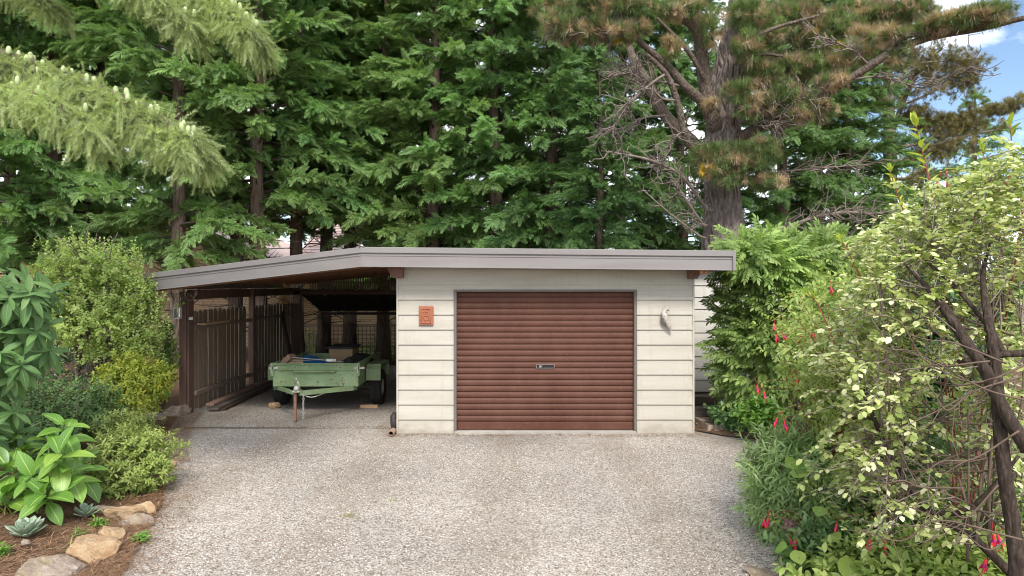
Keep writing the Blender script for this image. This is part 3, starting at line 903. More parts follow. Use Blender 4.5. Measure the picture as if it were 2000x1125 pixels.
# roller door: ribbed curtain
DY = GY + .055
prof = []
z = .165; pitch = .0905
while z < DT + .05:
    prof += [(DY + .017, z), (DY + .016, z + .005), (DY + .004, z + .012), (DY, z + .02), (DY - .003, z + .045), (DY - .001, z + .07), (DY + .004, z + .079), (DY + .016, z + .0855)]
    z += pitch
mb = MB(); mb.extrude_x(prof, DL + .03, DR - .03)
door = mb.build('roller_door', M['door'], gar, smooth=True)
mb = MB(); mb.bbox(DL + .034, DR - .034, DY - .012, DY + .03, .045, .166, .008); mb.build('bottom_rail', M['door'], door)
hx, hz = .505, 1.01
mb = MB()
for (x0, x1, z0, z1) in ((hx - .14, hx + .14, hz + .022, hz + .029), (hx - .14, hx + .14, hz - .029, hz - .022), (hx - .14, hx - .132, hz - .0215, hz + .0215), (hx + .132, hx + .14, hz - .0215, hz + .0215)):
    mb.box(x0, x1, DY - .016, DY + .004, z0, z1)
mb.box(hx - .09, hx - .062, DY - .018, DY - .003, hz - .02, hz + .02)
mb.lathe([(0, -.004), (.011, -.003), (.013, .003), (.013, .015)], (hx - .055, DY - .02, hz), 'y', 12)
mb.build('lock_handle', M['metal'], door)
mb = MB(); mb.box(hx - .1315, hx + .1315, DY - .006, DY + .003, hz - .0215, hz + .0215); mb.build('lock_slot', M['dark'], door)
mb = MB(); mb.bbox(DL - .0, DR + .0, GY - .06, GY + .3, -.02, .042, .008); mb.build('threshold', M['concrete'], gar)

# roof: garage slab and carport slab with one fascia running round the front
FY = 9.85
PR, PK, PL = A((3.19, FY, 2.742)), A((-2.17, FY, 2.796)), A((-6.02, 11.15, 2.425))
PRb, PKb, PLb = A((3.19, 16.6, 2.742)), A((-2.17, 17.9, 2.796)), A((-6.02, 17.9, 2.425))
dz1, dz2 = A((0, 0, -.05)), A((0, 0, -.2))


def slab(mb, a, b, c, d, t0, t1):
    mb.hexa([a + t1, b + t1, c + t1, d + t1, a + t0, b + t0, c + t0, d + t0])


ins = A((0, .03, 0))
mb = MB(); slab(mb, PK + ins, PR + ins, PRb, A((-2.17, 16.6, 2.796)), dz1, A((0, 0, -.11))); roof = mb.build('roof', M['fascia'], gar)
mb = MB(); slab(mb, PL + ins + A((.02, 0, 0)), PK + ins - A((.004, 0, 0)), PKb - A((.004, 0, 0)), PLb + A((.02, 0, 0)), dz1, A((0, 0, -.12)))
croof = mb.build('carport_roof', M['ceil'], gar)
fp = [(0, 0), (.028, 0), (.030, -.004), (.030, -.080), (.022, -.086), (.004, -.089), (.004, -.104), (.014, -.108), (.014, -.124), (.006, -.132), (.006, -.272), (.012, -.276), (.012, -.284), (-.02, -.284), (-.02, 0)]


def sweep(mb, path, prof, m=0):
    path = A(path); n = len(path)
    offs = []
    for i in range(n):
        def out(a, b):
            d = b - a; d[2] = 0; d = nrm(d)
            return A((-d[1], d[0], 0)) * -1
        n0 = out(path[max(0, i - 1)].copy(), path[max(1, i)].copy()); n1 = out(path[min(n - 2, i)].copy(), path[min(n - 1, i + 1)].copy())
        mm = nrm(n0 + n1); offs.append(mm / max(.3, np.dot(mm, n0)))
    k = len(prof)
    v = [path[i] + offs[i] * o + A((0, 0, zz)) for i in range(n) for (o, zz) in prof]
    q = [(i * k + j, i * k + (j + 1) % k, (i + 1) * k + (j + 1) % k, (i + 1) * k + j) for i in range(n - 1) for j in range(k)]
    mb.add(v, q, m=m)


mb = MB(); sweep(mb, [PL, PK, PR], fp)      # seen from the front, left to right: outward is -Y
mb.build('fascia', M['fascia'], roof)
mb = MB(); mb.bbox(3.19 - .012, 3.19 + .03, FY - .04, FY + .035, 2.742 - .288, 2.742 + .004, .004)
mb.build('end_cap', M['fascia'], roof)
mb = MB(); sweep(mb, [PR + A((0, .04, 0)), PRb], [(0, 0), (.02, 0), (.02, -.28), (-.01, -.28), (-.01, 0)]); mb.build('side_fascia', M['fascia'], roof)
mb = MB(); sweep(mb, [PLb, PL + A((0, .02, 0))], [(0, 0), (.02, 0), (.02, -.26), (-.01, -.26), (-.01, 0)]); mb.build('side_fascia', M['fascia'], croof)
mb = MB(); mb.tube([A((-2.2, FY - .03, 2.795)), A((-2.17, FY - .02, 2.82)), A((-2.13, FY - .03, 2.795))], [.012, .02, .012], 6); mb.build('joint_cap', M['metal'], roof, True)
# soffit lining under the garage eave
mb = MB(); mb.box(XL - .3, 3.17, FY + .02, GY - .03, 2.515, 2.53); mb.box(XR + .03, 3.17, GY - .029, 16.5, 2.515, 2.53); mb.build('soffit', M['cream'], roof)
# carport rafters and beams
for i, y in enumerate((12.2, 13.4, 14.7, 16.1, 17.4)):
    mb = MB(); mb.bar((-5.75, y, 2.29), (-1.75, y, 2.65), .06, .09); mb.build('rafter', M['ceil'], croof)
mb = MB()       # trimmer behind the carport fascia
d = A((0, .09, -.235)); mb.bar(PL + d + A((.1, 0, 0)), PK + d, .05, .12); mb.bar(PK + d + A((.003, 0, 0)), A((XL - .32, FY + .09, 2.795 - .235)), .05, .12); mb.build('trimmer', M['ceil'], croof)
mb = MB(); mb.bbox(-5.72, -5.62, 12.0, 17.8, 1.99, 2.16, .006); mb.build('side_beam', M['brown'], gar)
mb = MB(); mb.bbox(-5.6, XL - .03, 17.6, 17.7, 1.99, 2.09, .006); mb.build('rear_beam', M['brown'], gar)
mb = MB()       # front post: a timber with a lighter sister board on its inner side
mb.bbox(-5.78, -5.66, 11.85, 12.06, -.02, 2.13, .007)
post = mb.build('post', M['brown'], gar)
mb = MB(); mb.bbox(-5.655, -5.615, 11.87, 12.05, -.02, 2.12, .005); mb.build('sister_board', M['brown'], post)
for (px, py0, w) in ((487, 14.66, .11), (571, 17.6, .2)):
    mb = MB(); mb.bbox(-5.66, -5.66 + w, py0, py0 + .11, -.02, 2.16, .006); mb.build('post', M['brown'], gar)
# eave brackets (beam ends with a chamfer)
for sx, x0 in ((-1, XL + .09), (1, XR - .09)):
    mb = MB()
    P = [(0, 2.515), (.245, 2.515), (.155, 2.355), (0, 2.355)] if sx < 0 else [(0, 2.515), (.21, 2.515), (.125, 2.34), (0, 2.34)]
    v = [(x0 + sx * u, yy, zz) for yy in (GY - .16, GY - .037) for (u, zz) in P]
    mb.add(v, [(0, 1, 2, 3), (7, 6, 5, 4), (0, 4, 5, 1), (1, 5, 6, 2), (2, 6, 7, 3), (3, 7, 4, 0)])
    mb.build('eave_bracket', M['brown2'], gar)
# rear batten screen above the lean-to, and the dark corrugated lean-to roof behind
mb = MB()
x = -5.25
while x < XL - .05:
    zt = 2.2 + (x + 5.75) / 4 * .35 + .14
    mb.box(x, x + .035, 17.72, 17.745, 2.05, zt); x += .062
mb.bar((-5.3, 17.76, 2.3), (XL, 17.76, 2.3), .02, .05)
mb.build('batten_screen', M['batten'], gar)
mb = MB()
nx = 240; xs = np.linspace(-5.62, XL - .02, nx)
wv = .018 * np.sin((xs + 5.6) / .076 * 2 * PI)
v = np.concatenate([np.c_[xs, np.full(nx, 17.78), 2.12 + wv], np.c_[xs, np.full(nx, 20.1), 1.47 + wv], np.c_[xs, np.full(nx, 17.78), 2.128 + wv], np.c_[xs, np.full(nx, 20.1), 1.478 + wv]])
mb.add(v, [(i, i + 1, nx + i + 1, nx + i) for i in range(nx - 1)] + [(2 * nx + i, 3 * nx + i, 3 * nx + i + 1, 2 * nx + i + 1) for i in range(nx - 1)])
lean = mb.build('lean_to_roof', M['corr'], gar, True)
mb = MB(); mb.box(-5.6, XL - .05, 20.0, 20.06, 1.36, 1.44); mb.build('purlin', M['darktwig'], lean)
for xx in (-5.58, -1.85):
    mb = MB(); mb.box(xx, xx + .07, 19.98, 20.05, 0, 1.36); mb.build('prop', M['darktwig'], lean)
# timber edging strip between driveway and carport
g = MB(); g.bar((-5.5, 10.76, -.0125), (-1.76, 10.72, -.0125), .045, .03)
tag(g.build('edging_board', M['grwood']), 'low dark timber edging strip across the carport entrance gravel', 'edging')

# ================================================================== paling fence along the carport side
fence = thing('paling_fence', 'weathered brown paling fence with rounded tops along the carport side', 'fence', (-5.6, 12.1, 0))


def palings(y0, y1, pitch=.2, w=.176, mb=None):
    y = y0; th = .018
    while y + w < y1:
        zt = 1.79 + rng.uniform(-.012, .012); z0 = .03 + rng.uniform(-.02, .02); lean_ = rng.uniform(-.008, .008)
        n = 7
        o = [(y, z0), (y + w, z0)] + [(y + w / 2 + w / 2 * math.cos(a), zt - w / 2 * .8 + w / 2 * .8 * math.sin(a)) for a in np.linspace(0, PI, n)]
        o = [(a + lean_ * (b - z0), b) for a, b in o]
        k = len(o); x0 = -5.665 + rng.uniform(-.004, .004)
        v = [(x0, a, b) for a, b in o] + [(x0 + th, a, b) for a, b in o]
        t = [(k, k + i, k + i + 1) for i in range(1, k - 1)] + [(0, i + 1, i) for i in range(1, k - 1)]
        mb.add(v, [(i, (i + 1) % k, k + (i + 1) % k, k + i) for i in range(k)], t)
        y += pitch + rng.uniform(-.008, .008)


mb = MB(); palings(12.1, 14.62, mb=mb); mb.build('paling_panel', M['picket'], fence)
mb = MB(); palings(14.8, 17.6, mb=mb); mb.build('paling_panel', M['picket'], fence)
for y0, y1 in ((12.07, 14.65), (14.78, 17.59)):
    mb = MB(); mb.bbox(-5.64, -5.585, y0, y1, 1.46, 1.53, .004); mb.build('rail', M['rail'], fence)
    mb = MB(); mb.bbox(-5.64, -5.57, y0, y1, .29, .37, .004); mb.build('rail', M['rail'], fence)
g = MB(); g.bbox(-5.6, -5.46, 12.12, 13.2, 1.532, 1.565, .003)
tag(g.build('ledge_board', M['newwood']), 'pale raw timber board lying on the top rail of the paling fence', 'board')

# timbers stacked on the ground along the fence
for i, (x, z, y0, y1, w, h, mt, lab) in enumerate((
        (-5.45, .11, 12.2, 15.9, .15, .04, 'plank', 'pinkish top plank of the pile at the foot of the fence'),
        (-5.33, .055, 12.05, 15.7, .2, .045, 'grwood', 'grey brown plank under the pinkish plank at the fence foot'),
        (-5.2, .03, 12.15, 15.0, .1, .04, 'plankd', 'dark red plank on the gravel side of the fence foot pile'))):
    g = MB(); g.bar((x + .05, y0, z), (x - .03, y1, z + .015), w, h)
    tag(g.build('plank', M[mt]), lab, 'plank', 'planks stacked beside the fence')
g = MB(); g.bar((-5.0, 15.9, .02), (-5.5, 16.3, 1.5), .2, .04, up=(1, 0, 0))
tag(g.build('leaning_plank', M['plankd']), 'dark red plank leaning against the back fence panel', 'plank')
g = MB(); g.bar((-5.25, 16.4, .02), (-5.55, 16.5, 1.6), .12, .03, up=(1, 0, 0))
tag(g.build('leaning_plank', M['darktwig']), 'thin blackish plank leaning on the fence beside the dark red one', 'plank')

# ================================================================== lattice fence, neighbour house
lat = thing('lattice_fence', 'brown square lattice fence seen through the back of the carport', 'fence', (-5, 21, 0))
mb = MB()
x = -9.0
while x < 1.0:
    mb.box(x, x + .035, 21.0, 21.012, .0, .98); x += .125
z = .06
while z < .99:
    mb.box(-9.0, 1.0, 21.0125, 21.024, z, z + .033); z += .125
mb.build('lattice_panel', M['batten'], lat)
mb = MB(); mb.box(-9, 1, 20.97, 21.04, .985, 1.02); mb.build('top_rail', M['batten'], lat)
for x in (-9, -6.6, -4.2, -1.8, .6):
    mb = MB(); mb.box(x, x + .09, 21.03, 21.11, 0, 1.08); mb.build('post', M['batten'], lat)
g = MB()
for (x0, x1) in ((-3.4, -2.6), (-4.6, -3.9), (-6.6, -5.9), (-2.2, -1.3)):
    n = 900
    pos = np.c_[rng.uniform(x0, x1, n), rng.uniform(21.6, 22.3, n), rng.uniform(0, .85, n)]
    g.inst(LEAF4, pos, frames(nrm(rng.normal(size=(n, 3))), (0, 0, 1.)), rng.uniform(.05, .1, n))
kind(g.build('undergrowth', M['farleaf']), 'stuff', 'yellow green undergrowth glowing behind the lattice fence', 'undergrowth')

house = thing('neighbour_house', 'tan brick neighbour house with pale pink tiled gable roof behind the trees', 'house', (-9, 25, 0))
hy = 24.0
ax, az = (292 - CX) / F * hy, 5.0        # gable apex
mb = MB()
xl, xr, ze = -19.5, -8.6, 3.1
mb.add([(xl, hy, -.1), (xr, hy, -.1), (xr, hy, ze), (ax, hy, az), (xl, hy, ze - .3)], [(0, 1, 2, 4)], [(4, 2, 3)])
mb.box(xl, xr, hy + .01, 33, -.1, ze - .32)
mb.build('gable_wall', M['brick'], house)
mb = MB(); mb.box(-8.59, 1.5, 26.0, 33, -.1, 2.75); mb.build('wall', M['brick'], house)
mb = MB()     # mortar courses as thin raised strips, hardly more than lines
z = .1
while z < 2.7:
    mb.box(-8.5, 1.4, 25.992, 26.0, z, z + .012); mb.box(xl, xr, hy - .008, hy, z, z + .012); z += .09
mb.build('mortar_courses', M['pipe'], house)


def tiled(mb, p00, p10, p11, p01, n=16):     # rows of tiles stepping up the slope
    p00, p10, p11, p01 = map(A, (p00, p10, p11, p01)); nn = nrm(np.cross(p10 - p00, p01 - p00))
    for i in range(n):
        a, b = i / n, (i + 1) / n
        l0, l1 = p00 + (p01 - p00) * a, p00 + (p01 - p00) * b; r0, r1 = p10 + (p11 - p10) * a, p10 + (p11 - p10) * b
        mb.hexa([l0 - nn * .03, r0 - nn * .03, r1 - nn * .05, l1 - nn * .05, l0 + nn * .03, r0 + nn * .03, r1, l1])


mb = MB()
tiled(mb, (xr + .4, 33, ze - .1), (xr + .4, hy - .35, ze - .1), (ax, hy - .35, az + .05), (ax, 33, az + .05), 14)
tiled(mb, (xl - .4, hy - .35, ze - .5), (xl - .4, 33, ze - .5), (ax, 33, az + .05), (ax, hy - .35, az + .05), 14)
mb.build('gable_roof', M['tile'], house)
mb = MB(); tiled(mb, (-8.4, 25.6, 2.75), (2.0, 25.6, 2.75), (2.0, 30, 5.0), (-8.4, 30, 5.0), 18); mb.build('roof', M['tile'], house)
mb = MB(); mb.bar((ax, hy - .36, az + .02), (xr + .4, hy - .36, ze - .12), .05, .2); mb.build('barge_board', M['brown'], house)

# ================================================================== shed behind on the right
shed = thing('weatherboard_shed', 'white weatherboard shed wall set back behind the garage on the right', 'shed', (4.5, 13.6, .1))
mb = MB()
rws = [.12 + .235 * k for k in range(12)]
lap_boards(mb, [(2.85, 7.5, .12, 2.7)], rws, 13.6, 2.7); mb.build('cladding', M['cream2'], shed)
mb = MB(); mb.box(2.85, 7.5, 13.601, 17, .0, 2.6); mb.build('wall', M['cream2'], shed)
mb = MB(); mb.hexa([(2.75, 13.3, 2.62), (7.8, 13.3, 2.62), (7.8, 17.2, 2.62), (2.75, 17.2, 2.62), (2.75, 13.3, 2.72), (7.8, 13.3, 2.72), (7.8, 17.2, 2.8), (2.75, 17.2, 2.8)]); mb.build('roof', M['fascia'], shed)
mb = MB(); mb.box(2.85, 7.5, 13.55, 13.6, -.05, .112); mb.build('plinth', M['dark'], shed)
# sleepers and slab at its foot
for (x0, x1, y0, y1, z0, z1, lab) in ((2.86, 3.75, 12.1, 12.28, .04, .27, 'grey timber sleeper laid below the shed wall'), (2.9, 3.75, 11.35, 11.55, .03, .2, 'middle grey sleeper of the garden steps beside the garage')):
    g = MB(); g.bbox(x0, x1, y0, y1, z0, z1, .015); tag(g.build('sleeper', M['grwood']), lab, 'sleeper', 'sleepers beside the garage')
g = MB(); g.hexa([(2.98, 10.42, -.01), (3.85, 10.36, -.01), (3.8, 10.95, -.01), (2.92, 11.05, -.01), (3.0, 10.44, .105), (3.83, 10.38, .105), (3.78, 10.93, .115), (2.94, 11.03, .115)])
tag(g.build('paving_slab', M['rock_g']), 'flat brown stone slab at the garage corner beside the shrubs', 'slab')

# ================================================================== wall ornaments and small things on the garage
pl = thing('wall_plaque', 'terracotta relief plaque on the garage wall beside the door', 'plaque', (-1.295, GY - .04, 1.78))
px0, pz0 = (833 - CX) / 129.07, 2.26 - (616 - CY) / 129.07
mb = MB(); mb.bbox(px0 - .11, px0 + .11, GY - .062, GY - .026, pz0 - .145, pz0 + .145, .01); mb.build('tile', M['terra'], pl)
mb = MB()
for (x0, x1, z0, z1) in ((-.075, .07, .095, .108), (-.075, .07, -.115, -.102), (-.08, -.066, -.115, .108), (.062, .075, -.115, .108), (-.03, .045, .055, .068), (.03, .043, -.05, .055)):
    mb.bbox(px0 + x0, px0 + x1, GY - .075, GY - .06, pz0 + z0, pz0 + z1, .004)
mb.tube([A((px0 + .03 * math.cos(a), GY - .064, pz0 + .012 + .022 * math.sin(a))) for a in np.linspace(0, 2 * PI, 14)], .008, 6)
mb.tube([A((px0 - .045 + .03 * t + .02 * math.sin(7 * t), GY - .064, pz0 + .06 - .13 * t)) for t in np.linspace(0, 1, 12)], .009, 6)
mb.tube([A((px0 - .03 + .07 * t, GY - .064, pz0 - .055 - .02 * math.sin(3 * t))) for t in np.linspace(0, 1, 8)], .009, 6)
mb.build('relief', M['terra'], pl, True)

bi = thing('bird_ornament', 'pale weathered bird ornament hanging on the right garage wall panel', 'ornament', (2.31, GY - .05, 1.75))
pts = [(1299, 646), (1303, 640), (1306, 634)]
path = A([(( x - CX) / 129.07, GY - .075 - dy, 2.26 - (y - CY) / 129.07) for x, y, dy in ((1309, 645, 0), (1305, 637, .005), (1300, 627, .012), (1296, 617, .018), (1294, 611, .012), (1296, 606, .006), (1298, 602, 0))])
mb = MB(); mb.tube(catmull(path, 5), [.016, .03, .043, .047, .036, .036, .012], 10, rough=.12); bb = mb.build('body', M['orn'], bi, True)
mb = MB()
for k in range(3):
    mb.bar(A((2.309 + .006 * k, GY - .08, 1.895)), A((2.306 + .016 * k, GY - .085, 1.945 - .01 * k)), .008, .012)
mb.build('crest', M['orn'], bi)
mb = MB(); mb.tube([A((2.335, GY - .085, 1.87)), A((2.352, GY - .095, 1.866)), A((2.356, GY - .095, 1.852))], [.013, .009, .002], 6); mb.build('beak', M['grwood'], bi, True)
mb = MB(); mb.tube(catmull([A((2.262, GY - .09, 1.81)), A((2.255, GY - .085, 1.75)), A((2.268, GY - .085, 1.69)), A((2.31, GY - .085, 1.63))], 4), [.012, .024, .02, .005], 7); mb.build('wing', M['grwood'], bi, True)
mb = MB(); mb.tube([A((2.258, GY - .06, 1.715)), A((2.27, GY - .09, 1.7)), A((2.285, GY - .09, 1.705))], .01, 5); mb.build('foot', M['dark'], bi)

el = thing('eave_lamp', 'small amber outdoor lamp under the right eave bracket', 'lamp', (2.86, 10.1, 2.5))
lx = (1375 - CX) / F * 10.1
mb = MB(); mb.lathe([(0, 0), (.045, 0), (.045, -.015), (.02, -.02), (.02, -.05)], (lx, 10.1, 2.514), 'z', 14); mb.build('mount', M['white'], el, True)
for s in (-1, 1):
    mb = MB(); mb.lathe([(.012, 0), (.026, -.01), (.036, -.045), (.036, -.07), (.02, -.075), (0, -.076)], (lx + s * .035, 10.08, 2.49), 'z', 12); mb.build('lamp_shade', M['amber'], el, True)

# white lantern hung from a bracket on the carport post
la = thing('hanging_lantern', 'small white metal lantern hanging beside the front carport post', 'lantern', at(345, 622, 11.7))
lc_ = at(345, 608, 11.7)
sc = 11.7 / F
mb = MB()
mb.lathe([(0, -.0), (.085, .0), (.085, .015), (.07, .02)], lc_ + A((0, 0, -.125)), 'z', 8); mb.lathe([(.09, 0), (.088, .012), (.06, .035), (.03, .06), (.028, .08), (.034, .085), (0, .1)], lc_ + A((0, 0, .05)), 'z', 8)
for j in range(6):
    a = j / 6 * 2 * PI + .3; p = lc_ + A((.07 * math.cos(a), .07 * math.sin(a), 0)); mb.bar(p + A((0, 0, -.11)), p + A((0, 0, .055)), .012, .012)
mb.build('frame', M['white'], la)
mb = MB(); mb.lathe([(.062, -.105), (.062, .05)], lc_, 'z', 6); mb.build('pane', M['glass'], la)
mb = MB(); mb.lathe([(0, -.10), (.025, -.10), (.025, -.02), (0, -.02)], lc_, 'z', 10); mb.build('candle', M['cream2'], la, True)
hk = A([lc_ + A((.0 + .05 * math.sin(a) + .02, .0, .225 - .075 * math.cos(a))) for a in np.linspace(.2, 4.6, 12)])
mb = MB(); mb.tube(np.concatenate([[lc_ + A((0, 0, .15))], hk]), .005, 5); mb.build('hanger', M['metal'], la, True)
wc = thing('wire_coil', 'loop of grey wire hung at the top of the front carport post', 'wire', at(372, 590, 11.8))
mb = MB(); c0 = at(371, 572, 11.78)
mb.tube([c0 + A((.085 * math.cos(a) + .01 * k, -.01 * k, .13 * math.sin(a))) for k, a in [(i / 40, -PI - .2 + i / 39 * (PI + .5) * 1.0) for i in range(40)]], .009, 5)
mb.tube([c0 + A((.07 + .06 * math.cos(a), -.02, .02 + .09 * math.sin(a))) for a in np.linspace(-2.6, 1.5, 20)], .008, 5)
mb.build('loop', M['metal'], wc, True)
g = MB(); p = at(373, 622, 11.84); g.bbox(p[0] - .035, p[0] + .035, 11.825, 11.845, p[2] - .026, p[2] + .026, .003)
tag(g.build('tag_plate', M['white']), 'tiny white plate fixed on the front carport post', 'plate')

# drain pipe bits at the garage corner
dp = thing('drain_pipe', 'short clay drain pipe end lying at the left garage corner', 'pipe', (-1.79, 10.25, 0))
mb = MB(); mb.lathe([(.032, 0), (.045, 0), (.045, .5), (.032, .5), (.032, 0)], (-1.795, 10.12, .045), 'y', 16); mb.build('pipe', M['pipe'], dp, True)
g = MB(); g.tube(catmull([A((-1.8, 10.4, .03)), A((-1.79, 10.36, .14)), A((-1.8, 10.38, .24)), A((-1.78, 10.42, .3))], 5), [.04, .055, .05, .03], 10)
tag(g.build('downpipe_elbow', M['corr'], smooth=True), 'dark curved downpipe elbow standing at the garage corner', 'pipe')

# ================================================================== green box trailer and its load
tr = thing('box_trailer', 'old green box trailer parked in the carport on its jockey stand', 'trailer', (-3.43, 12.7, 0))
x0, x1, y0, y1, zb, zt = -4.17, -2.68, 11.9, 13.85, .475, .86
mb = MB(); mb.bbox(x0, x1, y0, y0 + .03, zb, zt - .005, .005); mb.bar((x0 + .02, y0 - .012, zt - .09), (x1 - .02, y0 - .012, zt - .09), .02, .02, up=(0, 1, 0))
fp_ = mb.build('front_panel', M['green'], tr)
mb = MB(); mb.tube([(x0 + .35, y0 - .004, zt - .1), (x0 + .35, y0 - .05, zt - .115), (x0 + 1.1, y0 - .05, zt - .12), (x0 + 1.1, y0 - .004, zt - .105)], .014, 8); mb.build('grab_bar', M['green'], fp_, True)
mb = MB(); mb.bbox(x0 - .03, x1 + .03, y0 - .03, y0 + .045, zt - .002, zt + .022, .004); mb.build('top_rail', M['green'], fp_)
for xx in (x0 - .03, x1 - .025):
    mb = MB(); mb.bbox(xx, xx + .055, y0 - .035, y0 + .02, zt - .2, zt + .03, .005); hb = mb.build('corner_hinge', M['green'], tr)
    mb = MB(); mb.bar((xx - .03, y0 - .02, zt - .06), (xx + .14, y0 - .02, zt - .055), .03, .035); mb.tube([(xx + .02, y0 - .045, zt - .16), (xx + .02, y0 - .045, zt + .0)], .012, 6); mb.build('latch', M['zinc'], hb)
for xx in (x0, x1 - .025):
    mb = MB(); mb.bbox(xx, xx + .025, y0 + .031, y1, zb, zt, .004); mb.bbox(xx - .012, xx + .037, y0 + .05, y1, zt + .001, zt + .028, .004); mb.build('side_panel', M['green'], tr)
mb = MB(); mb.bbox(x0, x1, y1 + .001, y1 + .03, zb, zt, .004); mb.build('tailgate', M['green'], tr)
mb = MB(); mb.box(x0 + .01, x1 - .01, y0 + .03, y1, zb + .01, zb + .03); mb.build('floor', M['rust'], tr)
for xx in (x0 + .02, x1 - .07):
    mb = MB(); mb.bar((xx + .02, y0 + .0, zb - .03), (xx + .02, y1, zb - .03), .05, .058); mb.build('chassis_rail', M['greend'], tr)
cx_, cy_ = -3.52, 11.12
mb = MB()
mb.bar((x0 + .05, y0 + .1, zb - .035), (cx_ - .03, cy_ + .05, zb + .0), .05, .055); mb.bar((x1 - .05, y0 + .1, zb - .035), (cx_ + .04, cy_ + .05, zb + .0), .05, .075)
mb.build('drawbar', M['green'], tr)
mb = MB()
mb.bbox(cx_ - .06, cx_ + .06, cy_ - .03, cy_ + .14, zb + .02, zb + .05, .006)
mb.lathe([(0, .0), (.045, .0), (.05, .03), (.035, .07), (0, .085)], (cx_ + .01, cy_, zb + .05), 'z', 12)
mb.tube(catmull([A((cx_ + .02, cy_ + .1, zb + .06)), A((cx_ + .015, cy_ + .05, zb + .17)), A((cx_ + .005, cy_ + .0, zb + .25))], 4), [.026, .02, .014], 8)
mb.tube([A((cx_ + .04, cy_ + .02, zb + .08)), A((cx_ + .05, cy_, zb + .16)), A((cx_ + .03, cy_ - .01, zb + .2))], .012, 6)
mb.build('coupling', M['zinc'], tr, True)
mb = MB(); mb.bbox(cx_ - .05, cx_ - .005, cy_ + .03, cy_ + .075, .015, zb + .02, .006); mb.build('prop_stand', M['rust'], tr)
chain = MB()
for i in range(11):
    c = A((cx_ + .115 + .002 * math.sin(i), cy_ + .02, zb - .02 - .036 * i)); ax2 = (A((1., 0, 0)), A((0, 1., 0)))[i % 2]
    chain.tube([c + ax2 * .013 * math.cos(a) + A((0, 0, .025)) * math.sin(a) for a in np.linspace(0, 2 * PI, 11)], .0055, 5, cap=False)
chain.build('safety_chain', M['zinc'], tr, True)
mb = MB(); mb.tube(catmull([A((cx_ + .06, cy_ + .1, zb - .02)), A((cx_ + .2, cy_ + .2, zb - .09)), A((cx_ + .35, cy_ + .5, zb - .06))], 5), .008, 5); mb.build('light_cable', M['white'], tr, True)
WA = 12.85
wheel_prof = [(.15, -.085), (.2, -.1), (.28, -.105), (.315, -.095), (.33, -.075), (.333, -.06), (.325, -.057), (.325, -.05), (.334, -.047), (.334, -.005), (.326, -.003), (.326, .003), (.334, .005), (.334, .047), (.325, .05), (.325, .057), (.333, .06), (.33, .075), (.315, .095), (.28, .105), (.2, .1), (.15, .085)]
for wx in (-4.31, -2.52):
    mb = MB(); mb.lathe([(0, -.05), (.05, -.06), (.06, -.03), (.13, -.02), (.15, -.08), (.155, -.08)], (wx, WA, .335), 'x', 28)
    mb.lathe([(.155, .08), (.15, .08), (.13, .05), (.06, .05), (.05, .07), (0, .07)], (wx, WA, .335), 'x', 28)
    wh = mb.build('wheel', M['zinc'], tr, True)
    mb = MB(); mb.lathe(wheel_prof, (wx, WA, .335), 'x', 44); mb.build('tyre', M['rubber'], wh, True)
    mb = MB()       # mudguard: flat top with sloping ends
    xi, xo = (wx - .13, wx + .13)
    pr = [(WA - .44, .52), (WA - .44, .72), (WA - .38, .80), (WA + .38, .80), (WA + .44, .72), (WA + .44, .52)]
    k = len(pr)
    v = [(xi, a, b) for a, b in pr] + [(xo, a, b) for a, b in pr] + [(xi, a + (.012 if a < WA else -.012), b - .012) for a, b in pr] + [(xo, a + (.012 if a < WA else -.012), b - .012) for a, b in pr]
    mb.add(v, [(i, i + 1, k + i + 1, k + i) for i in range(k - 1)] + [(2 * k + i, 3 * k + i, 3 * k + i + 1, 2 * k + i + 1) for i in range(k - 1)] + [(0, k, 3 * k, 2 * k), (k - 1, 3 * k - 1, 4 * k - 1, 2 * k - 1)] + [(i, 2 * k + i, 2 * k + i + 1, i + 1) for i in range(k - 1)] + [(k + i, k + i + 1, 3 * k + i + 1, 3 * k + i) for i in range(k - 1)])
    mb.build('mudguard', M['green'], tr)
mb = MB(); mb.tube([(-4.25, WA, .335), (-2.58, WA, .335)], .03, 8); mb.build('axle', M['greend'], tr)
for xx in (-4.05, -2.8):
    mb = MB(); mb.bar((xx, WA - .4, .44), (xx, WA, .37), .05, .03); mb.bar((xx, WA, .37), (xx, WA + .4, .44), .05, .03); mb.build('leaf_spring', M['rust'], tr)
# the load
g = MB(); g.bbox(-3.42, -2.98, 12.75, 13.3, zb + .03, 1.06, .008); g.hexa([(-3.46, 12.7, 1.06), (-2.95, 12.7, 1.06), (-2.95, 13.35, 1.06), (-3.46, 13.35, 1.06), (-3.45, 12.71, 1.09), (-2.96, 12.71, 1.085), (-2.96, 13.34, 1.09), (-3.45, 13.34, 1.1)], 1)
tag(g.build('cardboard_box', [M['card'], M['darkcloth']]), 'brown cardboard box with a dark lid standing in the trailer', 'box')
g = MB()
u = np.linspace(-1, 1, 26); U, V_ = np.meshgrid(u, u)
rr = np.sqrt(U ** 2 + V_ ** 2)
Zt = .26 * np.clip(1 - rr * .75, 0, 1) ** .7 + .035 * wob(np.stack([U, V_, 0 * U], -1), 5, 21) + .02 * wob(np.stack([U, V_, 0 * U], -1), 11, 22)
v = np.stack([-3.68 + U * .36 * (1 + .08 * wob(np.stack([U, V_, 0 * U], -1), 3, 23)), 12.35 + V_ * .3, zb + .24 + Zt], -1).reshape(-1, 3)
i = np.arange(25)[:, None] * 26 + np.arange(25)[None]
g.add(v, np.stack([i, i + 1, i + 27, i + 26], -1).reshape(-1, 4))
g.add(v - A((0, 0, .2)), np.stack([i, i + 26, i + 27, i + 1], -1).reshape(-1, 4))
tag(g.build('blue_tarp', M['tarp'], smooth=True), 'crumpled bright blue tarpaulin heaped in the trailer', 'tarp')
